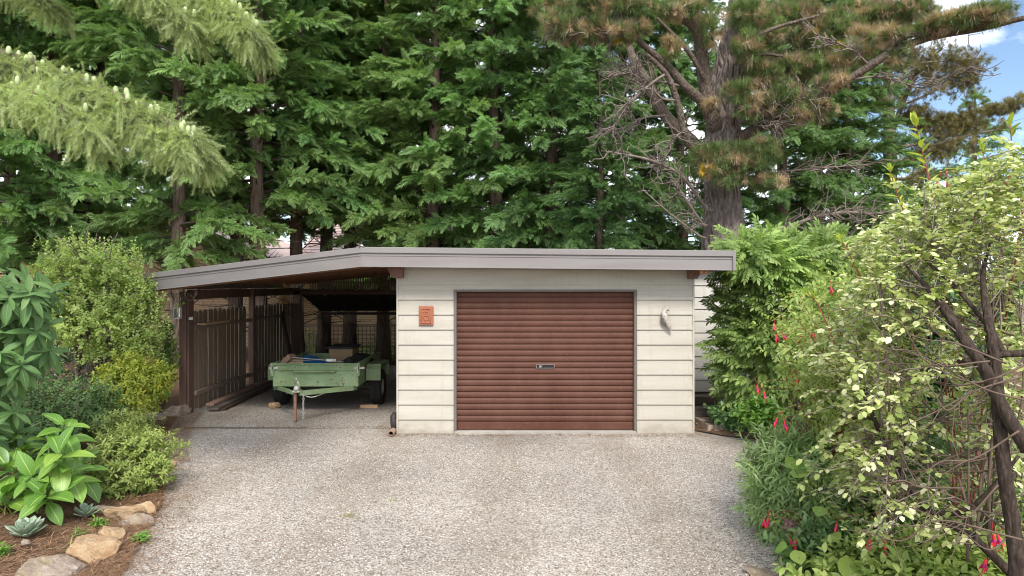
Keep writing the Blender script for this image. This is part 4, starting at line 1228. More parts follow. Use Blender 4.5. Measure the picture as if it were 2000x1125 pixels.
g = MB(); g.bar((-4.1, 12.1, .78), (-3.86, 12.0, 1.0), .16, .09)
g.bar((-4.0, 12.3, zb + .2), (-4.02, 12.1, .93), .1, .1)
tag(g.build('timber_offcut', M['plank']), 'pale timber offcut poking up at the left front of the trailer', 'timber')
g = MB(); g.bbox(-3.95, -3.68, 12.02, 12.09, zb + .03, .935, .004)
tag(g.build('timber_offcut', M['newwood']), 'flat pale board standing inside the trailer beside the blue tarp', 'timber')
pole = thing('metal_pole', 'thin silver pole with a clamp lying over the trailer front', 'pole', (-3.5, 11.95, .9))
mb = MB(); mb.tube(catmull([A((-4.0, 12.0, .93)), A((-3.85, 11.97, .97)), A((-3.4, 11.95, .94)), A((-2.95, 11.98, .9))], 5), .014, 8); mb.tube(catmull([A((-3.95, 12.03, .9)), A((-3.4, 12.0, .925)), A((-3.05, 12.0, .9))], 5), .01, 6); mb.build('shaft', M['metal'], pole, True)
mb = MB(); mb.bbox(-3.25, -3.13, 11.925, 11.975, .905, .955, .008); mb.lathe([(0, 0), (.025, 0), (.025, .04), (0, .04)], (-3.1, 11.94, .91), 'z', 8); mb.build('clamp', M['white'], pole)
g = MB()
vv, ff = ICO[2]
p = vv * A((.3, .6, .17)) * (1 + .15 * wob(vv, 3, 31))[:, None] + A((-2.95, 13.1, .78)); g.add(p, t=ff)
p = vv * A((.1, .12, .1)) * (1 + .2 * wob(vv, 4, 32))[:, None] + A((-2.98, 12.5, .83)); g.add(p, t=ff)
tag(g.build('dark_sack', M['darkcloth'], smooth=True), 'dark lumpy sacking bundled in the right side of the trailer', 'sack')
g = MB(); g.bbox(-2.78, -2.45, 12.45, 12.56, .0, .05, .004)
tag(g.build('wheel_chock', M['newwood']), 'pale timber chock on the gravel before the right trailer wheel', 'chock')
vv, ff = ICO[2]
g = MB(); g.add(vv * A((.11, .08, .07)) * (1 + .15 * wob(vv, 2.5, 41))[:, None] + A((-4.33, 12.42, .05)), t=ff)
tag(g.build('stone_chock', M['rock_o'], smooth=True), 'small brown stone wedged before the left trailer wheel', 'stone')
for (pts, lab) in (((at(583, 700, 14.6), at(598, 680, 14.7), at(605, 662, 14.8), at(602, 650, 14.8)), 'pale curved twig sticking up behind the blue tarp'), ((at(612, 690, 15.2), at(622, 650, 15.3), at(621, 620, 15.3)), 'thin straight pale stick standing behind the cardboard box')):
    g = MB(); pts = list(pts); pts[0] = pts[0] * A((1, 1, 0)) + A((0, 0, .0)); g.tube(catmull(pts, 5), .012, 5)
    tag(g.build('twig', M['deadtwig'], smooth=True), lab, 'twig')

# ================================================================== rocks
def rock(label, c, size, seed, mat, tilt=(0, 0, 0), planes=14, flat=.55):
    r = np.random.default_rng(seed)
    v, f = ICO[4]
    pn = nrm(r.normal(size=(planes, 3))); pd = r.uniform(.62, 1.0, planes)
    pn = np.concatenate([pn, nrm([[.15 * r.normal(), .15 * r.normal(), 1.0]])]); pd = np.append(pd, flat)
    dots = v @ pn.T
    rad = np.min(np.where(dots > .05, pd[None] / np.maximum(dots, .05), 9), axis=1)
    rad = np.minimum(rad, 1.3)
    p = v * rad[:, None] * (1 + .05 * wob(v, 4, seed)[:, None] + .03 * np.abs(wob(v, 11, seed + 1))[:, None] + .02 * wob(v * A((1, 1, 3.2)), 7, seed + 2)[:, None] + .012 * r.normal(size=(len(v), 1)))
    p = p * A(size)
    R = np.array(Matrix.Rotation(tilt[2], 3, 'Z') @ Matrix.Rotation(tilt[1], 3, 'Y') @ Matrix.Rotation(tilt[0], 3, 'X'))
    p = p @ R.T + A(c) - A((0, 0, .22 * size[2]))
    mb = MB(); mb.add(p, t=f)
    o = mb.build('rock', mat)
    return tag(o, label, 'rock', 'rocks edging the garden bed')


def gpt(px, py, z=None):
    if z is None or px < 900:
        zz = 0.0
        for _ in range(12):
            Y = (H - zz) * F / (py - CY); X = (px - CX) / F * Y
            zz = max(0.0, hl(X, Y)) if X < float(bed_l(Y)) else 0.0
        return A((X, Y, zz + (z or 0) * .5))
    Y = (H - z) * F / (py - CY)
    return A(((px - CX) / F * Y, Y, z))


rock('big orange sandstone slab tilted toward the driveway, with grey lichen spots', gpt(183, 1082, .08), (.22, .15, .13), 3, M['rock_o'], (.25, .25, .6), flat=.6)
rock('small orange wedge stone above the big orange slab', gpt(218, 1050, .06), (.15, .1, .1), 8, M['rock_o'], (.2, .3, -.4))
rock('yellow brown flat topped rock at the azalea foot', gpt(250, 1008, .08), (.17, .12, .12), 12, M['rock_o'], (.1, -.1, .2), flat=.6)
rock('grey broken rock below the yellow brown one', gpt(265, 1025, .05), (.13, .1, .09), 17, M['rock_g'], (.3, .2, .5))
rock('reddish pointed rock half under the azalea', gpt(288, 1000, .06), (.11, .1, .12), 21, M['rock_o'], (.5, .4, 0))
rock('large flat grey brown rock at the lower left corner', gpt(100, 1120, .06), (.26, .17, .12), 25, M['rock_g'], (.15, .1, .3), flat=.5)
rock('thin pale grey stone behind the right succulent', gpt(205, 1000, .07), (.14, .06, .05), 29, M['rock_g'], (0, 0, .1))
rock('orange stone peeping out beside the azalea on the driveway edge', gpt(322, 915, .05), (.14, .12, .13), 33, M['rock_o'], (.2, .1, .7))
rock('pinkish stone below the azalea edge by the gravel', gpt(318, 945, .03), (.13, .1, .09), 37, M['rock_g'], (.1, .3, 1.))
rock('rounded grey rock at the foot of the front carport post', gpt(340, 810, .08), (.24, .2, .19), 41, M['rock_g'], (.2, .1, .2), flat=.75)
rock('low brown rock left of the rounded grey one', gpt(308, 817, .05), (.2, .16, .1), 45, M['rock_g'], (.1, .1, .9))
rock('grey stone showing between azalea and gravel farther up', gpt(306, 858, .05), (.16, .14, .12), 49, M['rock_g'], (.3, .1, .4))
rock('brown flat stone under the narrow leaved shrub on the right', A((1.98, 5.32, .0)), (.15, .12, .06), 53, M['rock_g'], (0, .1, .2))
rock('small pale pebble in front of the left succulent', gpt(51, 1070, .1), (.035, .035, .03), 57, M['rock_g'])

# ================================================================== left garden plants


def rosette(label, c, R, n, tilt=0.0, seed=1):
    root = thing('succulent', label, 'succulent', c, 'succulents in the left bed')
    mb = MB(); tp = thick_leaf(.42, .1)
    i = np.arange(n); f = i / (n - 1)
    ph = i * 2.39996 + seed; el_ = np.radians(78 - 66 * f ** .8)
    d = np.c_[np.cos(ph) * np.cos(el_), np.sin(ph) * np.cos(el_), np.sin(el_)]
    L = R * (.45 + .55 * np.sin(np.clip(f * 1.4, 0, 1) * PI / 2)) * rng.uniform(.9, 1.08, n)
    pos = A(c) + A((0, 0, .01)) + np.c_[d[:, :2] * .012, .5 * R * (1 - f) ** 1.3 * .5]
    mb.inst(tp, pos, frames(d, (0, 0, 1.)), L)
    mb.build('rosette', M['succ'], root, True)
    mb = MB(); mb.tube([A(c) - A((0, 0, .05)), A(c) + A((0, 0, .05))], .02, 8); mb.build('stem', M['stem'], root)


p = gpt(52, 1052, .02); rosette('larger grey green succulent rosette at the far left edge of the bed', p, .165, 30, seed=1)
p = gpt(168, 1012, .02); rosette('smaller pale succulent rosette beside the yellow brown rock', p, .125, 22, seed=2.5)

# hydrangea: big glossy veined leaves
hb = gpt(95, 985, .15)
hyd = thing('hydrangea', 'lush hydrangea with big bright green veined leaves in the left bed', 'plant', hb)
tips = [(140, 850, 6.5), (130, 905, 6.3), (75, 950, 6.2), (25, 930, 6.4), (150, 940, 6.4), (60, 910, 6.9), (110, 880, 6.9), (20, 985, 6.3), (100, 985, 6.1), (175, 930, 6.8), (0, 880, 6.9), (45, 870, 7.1)]
tp_ = A([at(t[0] - 14, t[1] - 22, t[2]) for t in tips]); dirs = nrm((tp_ - hb) * A((.5, .5, .6)) + A((0, 0, .5)) + A((0, -.25, 0)))
mb = MB()
sprigs(mb, tp_, dirs, 8, .33, LEAFH, 92, 28, .18, grav=.2, var=.22)
mb.build('foliage', M['hydr'], hyd, True)
mb = MB()
for t in tp_:
    mb.tube(catmull([hb + A((rng.uniform(-.1, .1), rng.uniform(-.1, .1), -.05)), hb * .45 + t * .55 + A((0, 0, .05)), t], 5), [.014, .01, .008], 6)
mb.build('stem', M['fuch'], hyd, True)

# rhododendron at the left edge, limbs leaning in from outside the frame
rb = A((-5.6, 6.6, hl(-5.6, 6.6)))
rho = thing('rhododendron', 'rhododendron with long dark glossy leaves at the left picture edge', 'shrub', rb)
tips = []
for k in range(95):
    px = rng.uniform(-160, 112); py = rng.uniform(525, 725) + .12 * max(0, px - 40)
    if px > 60 and py > 700:
        continue
    tips.append((px, py, rng.uniform(6.0, 7.4)))
for k in range(34):
    tips.append((rng.uniform(-150, 55), rng.uniform(720, 880), rng.uniform(6.4, 7.6)))
tp_ = A([at(*t) for t in tips])
cc = at(-60, 680, 7.0)
dirs = nrm((tp_ - cc) * A((1, 1, .6)) + A((0.1, -.3, .35)) + rng.normal(size=tp_.shape) * .15)
mb = MB(); sprigs(mb, tp_, dirs, 10, .25, leaf(.3, 5, .14, .2, .5), 98, 50, .1, grav=.3, var=.25)
mb.build('foliage', M['rhodo'], rho, True)
mb = MB()
for t in tp_[::3]:
    mb.tube(catmull([rb + A((rng.uniform(-.2, .2), rng.uniform(-.2, .2), -.05)), rb * .4 + cc * .3 + t * .3, t], 5), [.03, .018, .008], 6)
mb.build('branch', M['stem'], rho, True)

# pittosporum, multi stemmed
pb = A((-6.9, 11.2, hl(-6.9, 11.2)))
pit = thing('pittosporum', 'tall pale variegated pittosporum shrub with bare stems left of the carport', 'shrub', pb)
mb = MB(); hubs = []
for (cpx, cpy, rx, ry, n) in ((195, 600, 125, 80, 620), (130, 540, 70, 50, 200), (252, 592, 58, 68, 250), (160, 500, 55, 45, 110), (270, 660, 50, 50, 130), (120, 620, 55, 60, 140), (215, 520, 60, 45, 120), (278, 575, 30, 36, 60), (215, 680, 60, 30, 110)):
    c = at(cpx, cpy, 10.9); s = 10.9 / F
    p, d, _ = crown_pts(n, c, (rx * s, min(rx * s, .8), ry * s), .35, .2, cpx)
    sprigs(mb, p, d, 13, .058, LEAFW, 80, 35, .16, grav=.1, var=.35); hubs.append(c)
# feathery shoots on top
p = A([at(rng.uniform(70, 290), rng.uniform(462, 560), rng.uniform(10.4, 11.4)) for _ in range(90)] + [at(rng.uniform(240, 325), rng.uniform(560, 660), rng.uniform(10.4, 11.0)) for _ in range(40)] + [at(rng.uniform(60, 330), rng.uniform(600, 700), rng.uniform(10.2, 10.6)) for _ in range(40)])
sprigs(mb, p, nrm(rng.normal(size=p.shape) * .25 + A((0, -.1, 1))), 14, .052, LEAFW, 75, 30, .3, grav=.05, var=.3)
mb.build('foliage', M['pitto'], pit, True)
mb = MB()
for i, c in enumerate(hubs + hubs[:4]):
    b = pb + A((rng.uniform(-.35, .45), rng.uniform(-.2, .2), -.05))
    mb.tube(catmull([b, b * .55 + c * .45 + A((rng.uniform(-.12, .12), 0, .1)), c], 6), [.035, .026, .014], 7)
    for k in range(7):
        mb.tube(wander(c, rng.normal(size=3) + A((0, 0, .6)), .6, 6, .25), [.01, .004], 4)
for k in range(10):      # bare twigs low down
    mb.tube(wander(pb + A((rng.uniform(-.4, .5), -.1, rng.uniform(.2, .7))), (rng.uniform(-1, 1), -.2, .5), .6, 6, .25), [.008, .003], 4)
mb.build('stem', M['bark_grey'], pit, True)

shrub('round_shrub', 'dense low shrub of small dark green leaves behind the hydrangea', 'shrub', (-6.15, 9.0, hl(-6.15, 9.0)), at(110, 800, 8.9), (.85, .6, .42), 900, 10, .065, LEAF4, M['darkleaf'], a0=75, a1=30, length=.12, seed=3, inner=.55)
shrub('small_shrub', 'smaller dark shrub in shade under the rhododendron', 'shrub', (-6.1, 8.3, hl(-6.1, 8.3)), at(30, 880, 8.2), (.55, .5, .38), 420, 9, .065, LEAF4, M['darkleaf'], seed=5, inner=.5)
shrub('euonymus', 'golden yellow and green variegated bush near the carport post', 'shrub', (-5.9, 10.5, hl(-5.9, 10.5)), at(258, 752, 10.2), (.55, .45, .5), 620, 10, .085, leaf(.36, 3, .14, .25), M['euon'], a0=80, a1=30, length=.12, seed=7, inner=.45)
shrub('azalea', 'light green mounded azalea bush overhanging the driveway edge', 'shrub', (-4.25, 7.55, hl(-4.25, 7.55)), at(248, 900, 7.4), (.50, .45, .40), 900, 9, .06, leaf(.34, 3, .12, .2), M['azal'], a0=80, a1=35, length=.05, seed=9, inner=.5, lump=.2, zlow=-.95)
shrub('azalea', 'smaller twiggy light green azalea right behind the big azalea mound', 'shrub', (-5.0, 9.0, hl(-5.0, 9.0)), at(245, 840, 8.8), (.38, .35, .27), 380, 8, .06, leaf(.34, 3, .12, .2), M['azal'], a0=80, a1=35, length=.06, seed=10, inner=.4, lump=.25)
shrub('leafy_shrub', 'bright round leaved sprouting shrub in front of the dark post side', 'shrub', (-6.05, 11.75, hl(-6.05, 11.75)), at(325, 700, 11.6), (.2, .22, .72), 95, 8, .10, leaf(.55, 4, .12, .2), M['wist'], a0=80, a1=35, length=.1, seed=12, inner=.2, stems=8, twigs=40)
shrub('hedge_shrub', 'shady dark bush filling the gap behind the pittosporum stems', 'shrub', (-8.6, 12.5, .2), (-8.4, 12.4, 1.0), (1.5, .8, .95), 700, 9, .07, LEAF4, M['cam'], seed=14, inner=.4)

# grass tufts and small weeds in the bed
for (px, py, n, L, lab) in ((45, 990, 9, .26, 'loose clump of long grass blades beside the hydrangea'), (15, 1010, 7, .22, 'thin arching grass clump at the left picture edge'), (133, 1085, 8, .15, 'bright green grass tuft growing against the big orange slab'), (215, 1012, 6, .13, 'thin grass tuft beside the yellow brown rock')):
    c = gpt(px, py, .1)
    g = MB(); a = rng.random(n) * 6.28
    g.inst(leaf(.06, 5, .1, .5), np.c_[c[0] + rng.normal(0, .02, n), c[1] + rng.normal(0, .02, n), np.full(n, c[2] - .02)], frames(np.c_[np.cos(a) * .6, np.sin(a) * .6, rng.uniform(.6, 1.3, n)], A((0, 0, 1.))), L * rng.uniform(.7, 1.15, n))
    tag(g.build('grass_tuft', M['grassb'], smooth=True), lab, 'grass', 'grass tufts in the left bed')
for (px, py, n, L, lab) in ((278, 1060, 26, .05, 'small upright lime green weed at the gravel edge'), (190, 1030, 30, .05, 'flat pale green weed in front of the smaller succulent'), (5, 1085, 24, .05, 'grey green seedling at the lower left picture edge'), (155, 1050, 14, .035, 'tiny yellow green weed between the two orange stones')):
    c = gpt(px, py, .06)
    g = MB(); p = c + rng.normal(size=(n, 3)) * A((.03, .03, .02)) + A((0, 0, .02)); sprigs(g, p, nrm(rng.normal(size=(n, 3)) * .4 + A((0, 0, 1))), 4, L, LEAF4, 80, 40, .03)
    tag(g.build('weed', M['hydr'], smooth=True), lab, 'weed', 'weeds in the left bed')

# ================================================================== right side plants
wb = A((4.6, 11.2, .1))
wis = thing('wisteria', 'big mound of pinnate green wisteria leaves beside the garage right end', 'climber', wb)
mb = MB(); st = MB()
for (cpx, cpy, rx, ry, n, Yc) in ((1510, 600, 92, 130, 560, 10.9), (1490, 515, 60, 50, 250, 10.8), (1560, 515, 95, 45, 300, 11.0), (1450, 500, 30, 34, 90, 10.6), (1610, 500, 60, 34, 150, 11.2), (1482, 700, 72, 85, 320, 10.7), (1560, 680, 90, 100, 260, 10.9), (1655, 530, 85, 45, 200, 11.5), (1650, 640, 90, 90, 200, 11.5)):
    c = at(cpx, cpy, Yc); s = Yc / F
    p, d, _ = crown_pts(n, c, (rx * s, .6, ry * s), .5, .15, cpx)
    d = nrm(d * A((1, 1, .5)) + A((0, -.35, -.02)) + rng.normal(size=d.shape) * .35)
    up = nrm(A([[0, -.6, .8]]) + rng.normal(size=d.shape) * .3)
    for j in range(2):
        sel = np.arange(len(p)) % 2 == j
        mb.inst(PINN[j], p[sel], frames(d[sel], up[sel]), rng.uniform(.22, .36, sel.sum()))
    st.tube(catmull([wb + A((rng.uniform(-.3, .3), rng.uniform(-.2, .2), -.1)), (wb + c) / 2 + A((rng.uniform(-.2, .2), .1, 0)), c], 6), [.04, .03, .012], 7)
p = A([at(rng.uniform(1440, 1700), 0, 11) for _ in range(60)]); p[:, 2] = 2.62 + rng.uniform(-.1, .12, 60) - .12 * np.abs(p[:, 0] - 4.2); p[:, 1] = rng.uniform(10.4, 11.6, 60)
mb.inst(PINN[0], p, frames(nrm(rng.normal(size=p.shape) * .6 + A((0, -.4, .35))), (0, -.3, 1.)), rng.uniform(.3, .42, 60))
mb.build('foliage', M['wist'], wis, True); st.build('stem', M['bark_grey'], wis, True)

shrub('ivy_clump', 'low ivy clump trailing over the sleepers at the wisteria foot', 'ivy', (3.75, 10.9, .1), at(1437, 808, 10.5), (.4, .35, .22), 420, 6, .075, leaf(.8, 3, .1, .15), M['ivy'], seed=15, inner=.5, stems=5, twigs=20)
shrub('leafy_clump', 'broad leaved bright green clump between ivy and narrow leaved shrub', 'plant', (4.1, 10.0, .1), at(1490, 812, 9.8), (.35, .3, .25), 160, 7, .11, leaf(.6, 4, .1, .2), M['hydr'], seed=16, inner=.4, stems=6, twigs=20)
# narrow leaved shrub at the driveway edge
heb = shrub('narrow_leaved_shrub', 'rounded pale green shrub with narrow leaves spilling onto the driveway', 'shrub', (2.62, 6.3, .06), at(1560, 955, 6.1), (.52, .55, .62), 950, 14, .105, leaf(.19, 4, .12, .4), M['hebe'], a0=78, a1=22, length=.2, seed=18, inner=.5, lump=.16, grav=.12, zlow=-.97)
# camellia-like dark bush deep behind
shrub('glossy_bush', 'dark glossy leaved bush glimpsed behind the twiggy pale shrub', 'shrub', (4.4, 6.9, .1), at(1800, 690, 6.9), (.7, .5, .8), 430, 8, .11, leaf(.5, 4, .12, .2), M['cam'], seed=20, inner=.4)
shrub('backing_bush', 'mid green leafy bush filling the space behind the fuchsia', 'shrub', (4.1, 8.4, .1), at(1720, 650, 8.4), (1.2, .6, 1.05), 900, 9, .085, LEAF4, M['fuch'], seed=22, inner=.4)
shrub('backing_bush', 'lower shaded green bush at the right edge under the pale shrub', 'shrub', (4.0, 5.6, .1), at(1860, 960, 5.6), (.85, .5, .75), 700, 8, .075, LEAF4, M['darkleaf'], seed=23, inner=.4)

shrub('low_bush', 'low dark leafy bush carpeting the soil under the twiggy pale shrub', 'shrub', (3.0, 4.75, .08), (2.95, 4.75, .26), (.95, .45, .3), 520, 8, .085, leaf(.5, 4, .12, .25), M['fuch'], seed=24, inner=.3, stems=8, twigs=40)
shrub('low_bush', 'small leafy bush at the driveway edge below the hanging red flowers', 'shrub', (2.45, 5.2, .05), (2.42, 5.2, .2), (.4, .3, .26), 260, 8, .08, leaf(.45, 4, .12, .25), M['darkleaf'], seed=25, inner=.3, stems=6, twigs=30)
# fuchsia with hanging flowers
fb = A((3.1, 5.95, .08))
fu = thing('fuchsia', 'arching fuchsia bush with hanging red flowers on the right', 'shrub', fb)
mb = MB(); st = MB()
tipl = []
for k in range(230):
    px, py = rng.uniform(1510, 1790), rng.uniform(560, 1090)
    if px < 1560 + .3 * max(0, 800 - py) * .6 and py > 760 and px < 1590:
        continue
    tipl.append(at(px, py, rng.uniform(5.3, 6.8)))
for t in tipl:
    b = fb + A((rng.uniform(-.3, .5), rng.uniform(-.2, .4), 0))
    mid = b * .4 + t * .6 + A((rng.uniform(-.1, .1), rng.uniform(-.1, .1), .25))
    pa = catmull([b, mid, t], 6); st.tube(pa, [.007, .004, .002], 5)
    for q in range(5, len(pa)):
        dd = nrm(pa[q] - pa[q - 1])
        sprigs(mb, pa[q][None] + rng.normal(size=(2, 3)) * .02, nrm(np.stack([dd, dd]) + rng.normal(size=(2, 3)) * .5), 6, .062, leaf(.42, 3, .12, .3), 75, 35, .1, grav=.25)
FLW = [(1513, 645, 6.3), (1516, 665, 6.3), (1529, 662, 6.3), (1563, 667, 6.2), (1582, 655, 6.2), (1592, 664, 6.2), (1478, 764, 6.1), (1492, 777, 6.1), (1705, 527, 6.0), (1720, 537, 6.0), (1729, 532, 6.0), (1623, 571, 6.1), (1554, 746, 5.9), (1857, 614, 5.2), (1967, 708, 5.0), (1518, 828, 5.5), (1532, 833, 5.5), (1492, 1025, 5.35), (1500, 1025, 5.35), (1544, 1063, 5.2), (1555, 1065, 5.2), (1634, 1034, 5.1), (1710, 1002, 5.0), (1786, 984, 4.6), (1699, 1065, 4.7), (1728, 1078, 4.7), (1610, 1112, 4.9), (1940, 1055, 4.2), (1948, 1055, 4.2), (1927, 1104, 4.2), (1834, 360, 5.0), (1850, 364, 5.0), (1968, 365, 4.8)]
# arching sprays that carry the flowers
seen = []
for (px, py, Y) in FLW:
    p = at(px, py - 13, Y)
    b = at(px + rng.uniform(70, 150), py + rng.uniform(10, 70), Y + .25)
    pa = catmull([b, (p + b) / 2 + A((0, 0, .14)), p + A((0, 0, .02))], 5); st.tube(pa, [.005, .003, .0015], 4)
    n_ = len(pa)
    sprigs(mb, pa[2:-1], nrm(np.gradient(pa, axis=0)[2:-1] + A((0, 0, .2))), 4, .05, leaf(.42, 3, .12, .3), 75, 40, .05, grav=.2)
fol = mb.build('foliage', M['fuch'], fu, True); st.build('stem', M['redstem'], fu, True)
fm = MB()
fm.tube([(0, 0, .06), (0, 0, 0)], .0012, 4, m=0); fm.lathe([(.003, 0), (.006, -.006), (.0065, -.018), (.008, -.024)], (0, 0, 0), 'z', 8, 0)
ang = np.arange(4) * PI / 2
d4 = np.c_[np.cos(ang) * .62, np.sin(ang) * .62, np.full(4, -.8)]
fm.inst(leaf(.36, 4, .1, .25), np.tile(A([[0, 0, -.022]]), (4, 1)), frames(d4, np.c_[np.cos(ang), np.sin(ang), np.full(4, .8)]), np.full(4, .042), 0)
fm.lathe([(.006, -.022), (.0105, -.032), (.011, -.042), (.009, -.046)], (0, 0, 0), 'z', 8, 1)
for k in range(4):
    fm.tube([(0, 0, -.04), (.004 * math.cos(k * 1.7), .004 * math.sin(k * 1.7), -.07 - .005 * k)], .0012, 3, m=0)
fproto = None
for i, (px, py, Y) in enumerate(FLW):
    loc = at(px, py - 12, Y)
    if fproto is None:
        o = fproto = fm.build('flower', [M['fred'], M['fpur']], fu, True)
    else:
        o = fproto.copy(); COL.objects.link(o)
    o.matrix_parent_inverse = Matrix.Translation(-Vector(fu.location))
    o.location = loc; o.rotation_euler = (rng.uniform(-.25, .25), rng.uniform(-.25, .25), rng.uniform(0, 6)); s = rng.uniform(1.05, 1.45); o.scale = (s, s, s)

# mottled round leaves and a dried flower head low on the right
rl = thing('round_leaved_plant', 'plant with broad round yellowing leaves low among the fuchsia stems', 'plant', gpt(1640, 1120, .05))
P_ = [(1527, 1068, 5.1, .13), (1560, 1090, 5.0, .13), (1575, 1080, 5.05, .12), (1622, 1050, 5.0, .18), (1680, 1055, 4.9, .2), (1715, 1075, 4.9, .17), (1660, 1105, 4.7, .23), (1560, 920, 5.5, .2), (1575, 912, 5.5, .17), (1545, 905, 5.5, .14), (1600, 1000, 5.2, .12), (1760, 1095, 4.7, .17), (1820, 1100, 4.6, .16)]
mb = MB(); st = MB()
ps = A([at(a, b, c) for a, b, c, _ in P_]); n = len(ps)
dd = nrm(np.c_[rng.uniform(-.8, .8, n), rng.uniform(-.9, -.2, n), rng.uniform(-.3, .5, n)])
mb.inst(LEAFO, ps - dd * .08, frames(dd, nrm(A([[0, -.7, .8]]) + rng.normal(size=(n, 3)) * .2)), A([x[3] for x in P_]))
for q in ps:
    st.tube(catmull([gpt(1640, 1120, 0) + rng.normal(size=3) * A((.15, .1, 0)), (gpt(1640, 1120, 0) + q) / 2 + A((0, 0, .1)), q], 4), [.006, .003], 4)
mb.build('foliage', M['round'], rl, True); st.build('stem', M['fuch'], rl, True)
fh = thing('dried_flower_head', 'dried purplish flower head beside the narrow leaved shrub', 'flower', gpt(1545, 1110, .05))
c = at(1541, 1025, 5.25); g = MB(); n = 130
dd = nrm(rng.normal(size=(n, 3))); g.inst(LEAF4, c + dd * .055 * rng.uniform(.6, 1, (n, 1)), frames(nrm(rng.normal(size=(n, 3))), dd), rng.uniform(.018, .03, n)); g.build('petals', M['dryhead'], fh)
g = MB(); g.tube(catmull([gpt(1545, 1110, .0), (gpt(1545, 1110, 0) + c) / 2 + A((.05, 0, 0)), c], 4), .004, 5); g.build('stem', M['stem'], fh)

# pale twiggy shrub: thick leaning trunk, many bare twigs and pale leaves
tb = A((2.8, 3.75, .1))
tw = thing('twiggy_shrub', 'big near shrub with bare crossing twigs and pale yellow green leaves', 'shrub', tb)
tk = MB()


def limb(mb, pts, r, Y=None, sides=8):
    P = A([at(a, b, c) for a, b, c in pts])
    pa = catmull(P, 6); mb.tube(pa, [x for x in r], sides, rough=.1); return pa


L = []
tb2 = tb.copy(); tk.tube(catmull([tb - A((0, 0, .15)), at(1985, 1090, 3.75), at(1966, 950, 3.75), at(1954, 850, 3.75), at(1944, 720, 3.78), at(1930, 620, 3.85), at(1920, 540, 4.0), at(1935, 470, 4.2)], 6), [.046, .04, .037, .034, .031, .024, .014, .005], 10, rough=.1)
L.append(catmull([at(1955, 850, 4.2), at(1945, 720, 4.25), at(1925, 580, 4.3)], 6))
L.append(limb(tk, [(2010, 880, 3.65), (1960, 800, 3.7), (1925, 725, 3.75), (1885, 665, 3.8), (1850, 610, 3.85), (1815, 565, 3.95), (1770, 520, 4.05)], [.038, .035, .033, .031, .027, .018, .005], sides=9))
L.append(limb(tk, [(2060, 690, 3.75), (1990, 690, 3.8), (1930, 696, 3.85), (1870, 708, 3.9), (1808, 719, 3.95)], [.022, .02, .018, .015, .01]))
L.append(limb(tk, [(1962, 694, 3.82), (1940, 650, 3.9), (1900, 600, 4.0), (1860, 555, 4.1), (1820, 520, 4.2), (1780, 480, 4.3)], [.017, .015, .013, .012, .01, .007]))
L.append(limb(tk, [(1975, 1120, 4.1), (1900, 1050, 4.1), (1840, 1015, 4.15), (1810, 1000, 4.2), (1740, 890, 4.3), (1700, 800, 4.35), (1680, 740, 4.4)], [.028, .025, .022, .02, .016, .012, .006]))
L.append(limb(tk, [(1810, 1000, 4.2), (1880, 1000, 4.1), (1940, 950, 4.05), (1990, 890, 4.0)], [.016, .014, .012, .01]))
L.append(limb(tk, [(1850, 1020, 4.15), (1780, 960, 4.4), (1740, 900, 4.5), (1720, 830, 4.5)], [.014, .01, .008, .004]))
thin = MB()
for k in range(14):
    y0 = rng.uniform(640, 1060); a = at(rng.uniform(1900, 2010), y0, rng.uniform(3.9, 4.4)); b = at(rng.uniform(1640, 1800), y0 + rng.uniform(-120, 90), rng.uniform(4.0, 4.7))
    pa = catmull([a, (a + b) / 2 + A((0, rng.uniform(-.15, .15), rng.uniform(-.12, .06))), b], 6); thin.tube(pa, [.008, .006, .003], 6); L.append(pa)
for k in range(12):
    y0 = rng.uniform(700, 1080); a = at(rng.uniform(1880, 2040), y0, rng.uniform(3.5, 3.8)); b = at(rng.uniform(1600, 1820), y0 + rng.uniform(-160, 120), rng.uniform(3.6, 3.9))
    pa = catmull([a, a * .6 + b * .4 + A((0, rng.uniform(-.1, .1), rng.uniform(-.12, .06))), a * .3 + b * .7 + A((0, 0, rng.uniform(-.06, .06))), b], 6); thin.tube(pa, [.006, .0045, .002], 6)
    for q in range(3):
        i_ = rng.integers(4, len(pa)); thin.tube(wander(pa[i_], pa[i_] - pa[i_ - 2] + rng.normal(size=3) * .04, rng.uniform(.2, .5), 6, .15), [.003, .0012], 4)
for k in range(16):
    x0_ = rng.uniform(1700, 1990); a = at(x0_, rng.uniform(960, 1110), rng.uniform(4.0, 4.6)); b = at(x0_ + rng.uniform(-80, 90), rng.uniform(520, 800), rng.uniform(4.0, 4.7))
    pa = catmull([a, (a + b) / 2 + A((rng.uniform(-.1, .1), rng.uniform(-.1, .1), 0)), b], 6); thin.tube(pa, [.009, .006, .003], 6); L.append(pa)
thin.build('twig', M['stem'], tw, True)
tk.build('branch', M['bark_tw'], tw, True)
tw2 = MB(); mb = MB(); hubs = np.concatenate(L)


def twig_leaves(mb, pa, L_, m0=2, dens=1.0):
    """leaves set alternately left and right along a twig, lying flat"""
    td = nrm(np.gradient(pa, axis=0))
    P_, D_ = [], []
    for q in range(m0, len(pa)):
        sd_ = nrm(np.cross(td[q], (0, 0, 1.)))
        for sg in (-1, 1):
            if rng.random() < dens:
                P_.append(pa[q] + rng.normal(size=3) * .006); D_.append(sd_ * sg * rng.uniform(.5, 1) + td[q] * rng.uniform(.3, .9) + A((0, 0, rng.uniform(-.35, .3))))
    if P_:
        P_.append(pa[-1]); D_.append(td[-1])
        n = len(P_); r0 = rng.random()
        mb.inst(PALE_LEAF, A(P_), frames(A(D_), nrm(A([[0, -.15, 1.]]) + rng.normal(size=(n, 3)) * .3)), L_ * rng.uniform(.55, 1.15, n), rnd=np.clip(r0 * .7 + .3 * rng.random(n), 0, 1))


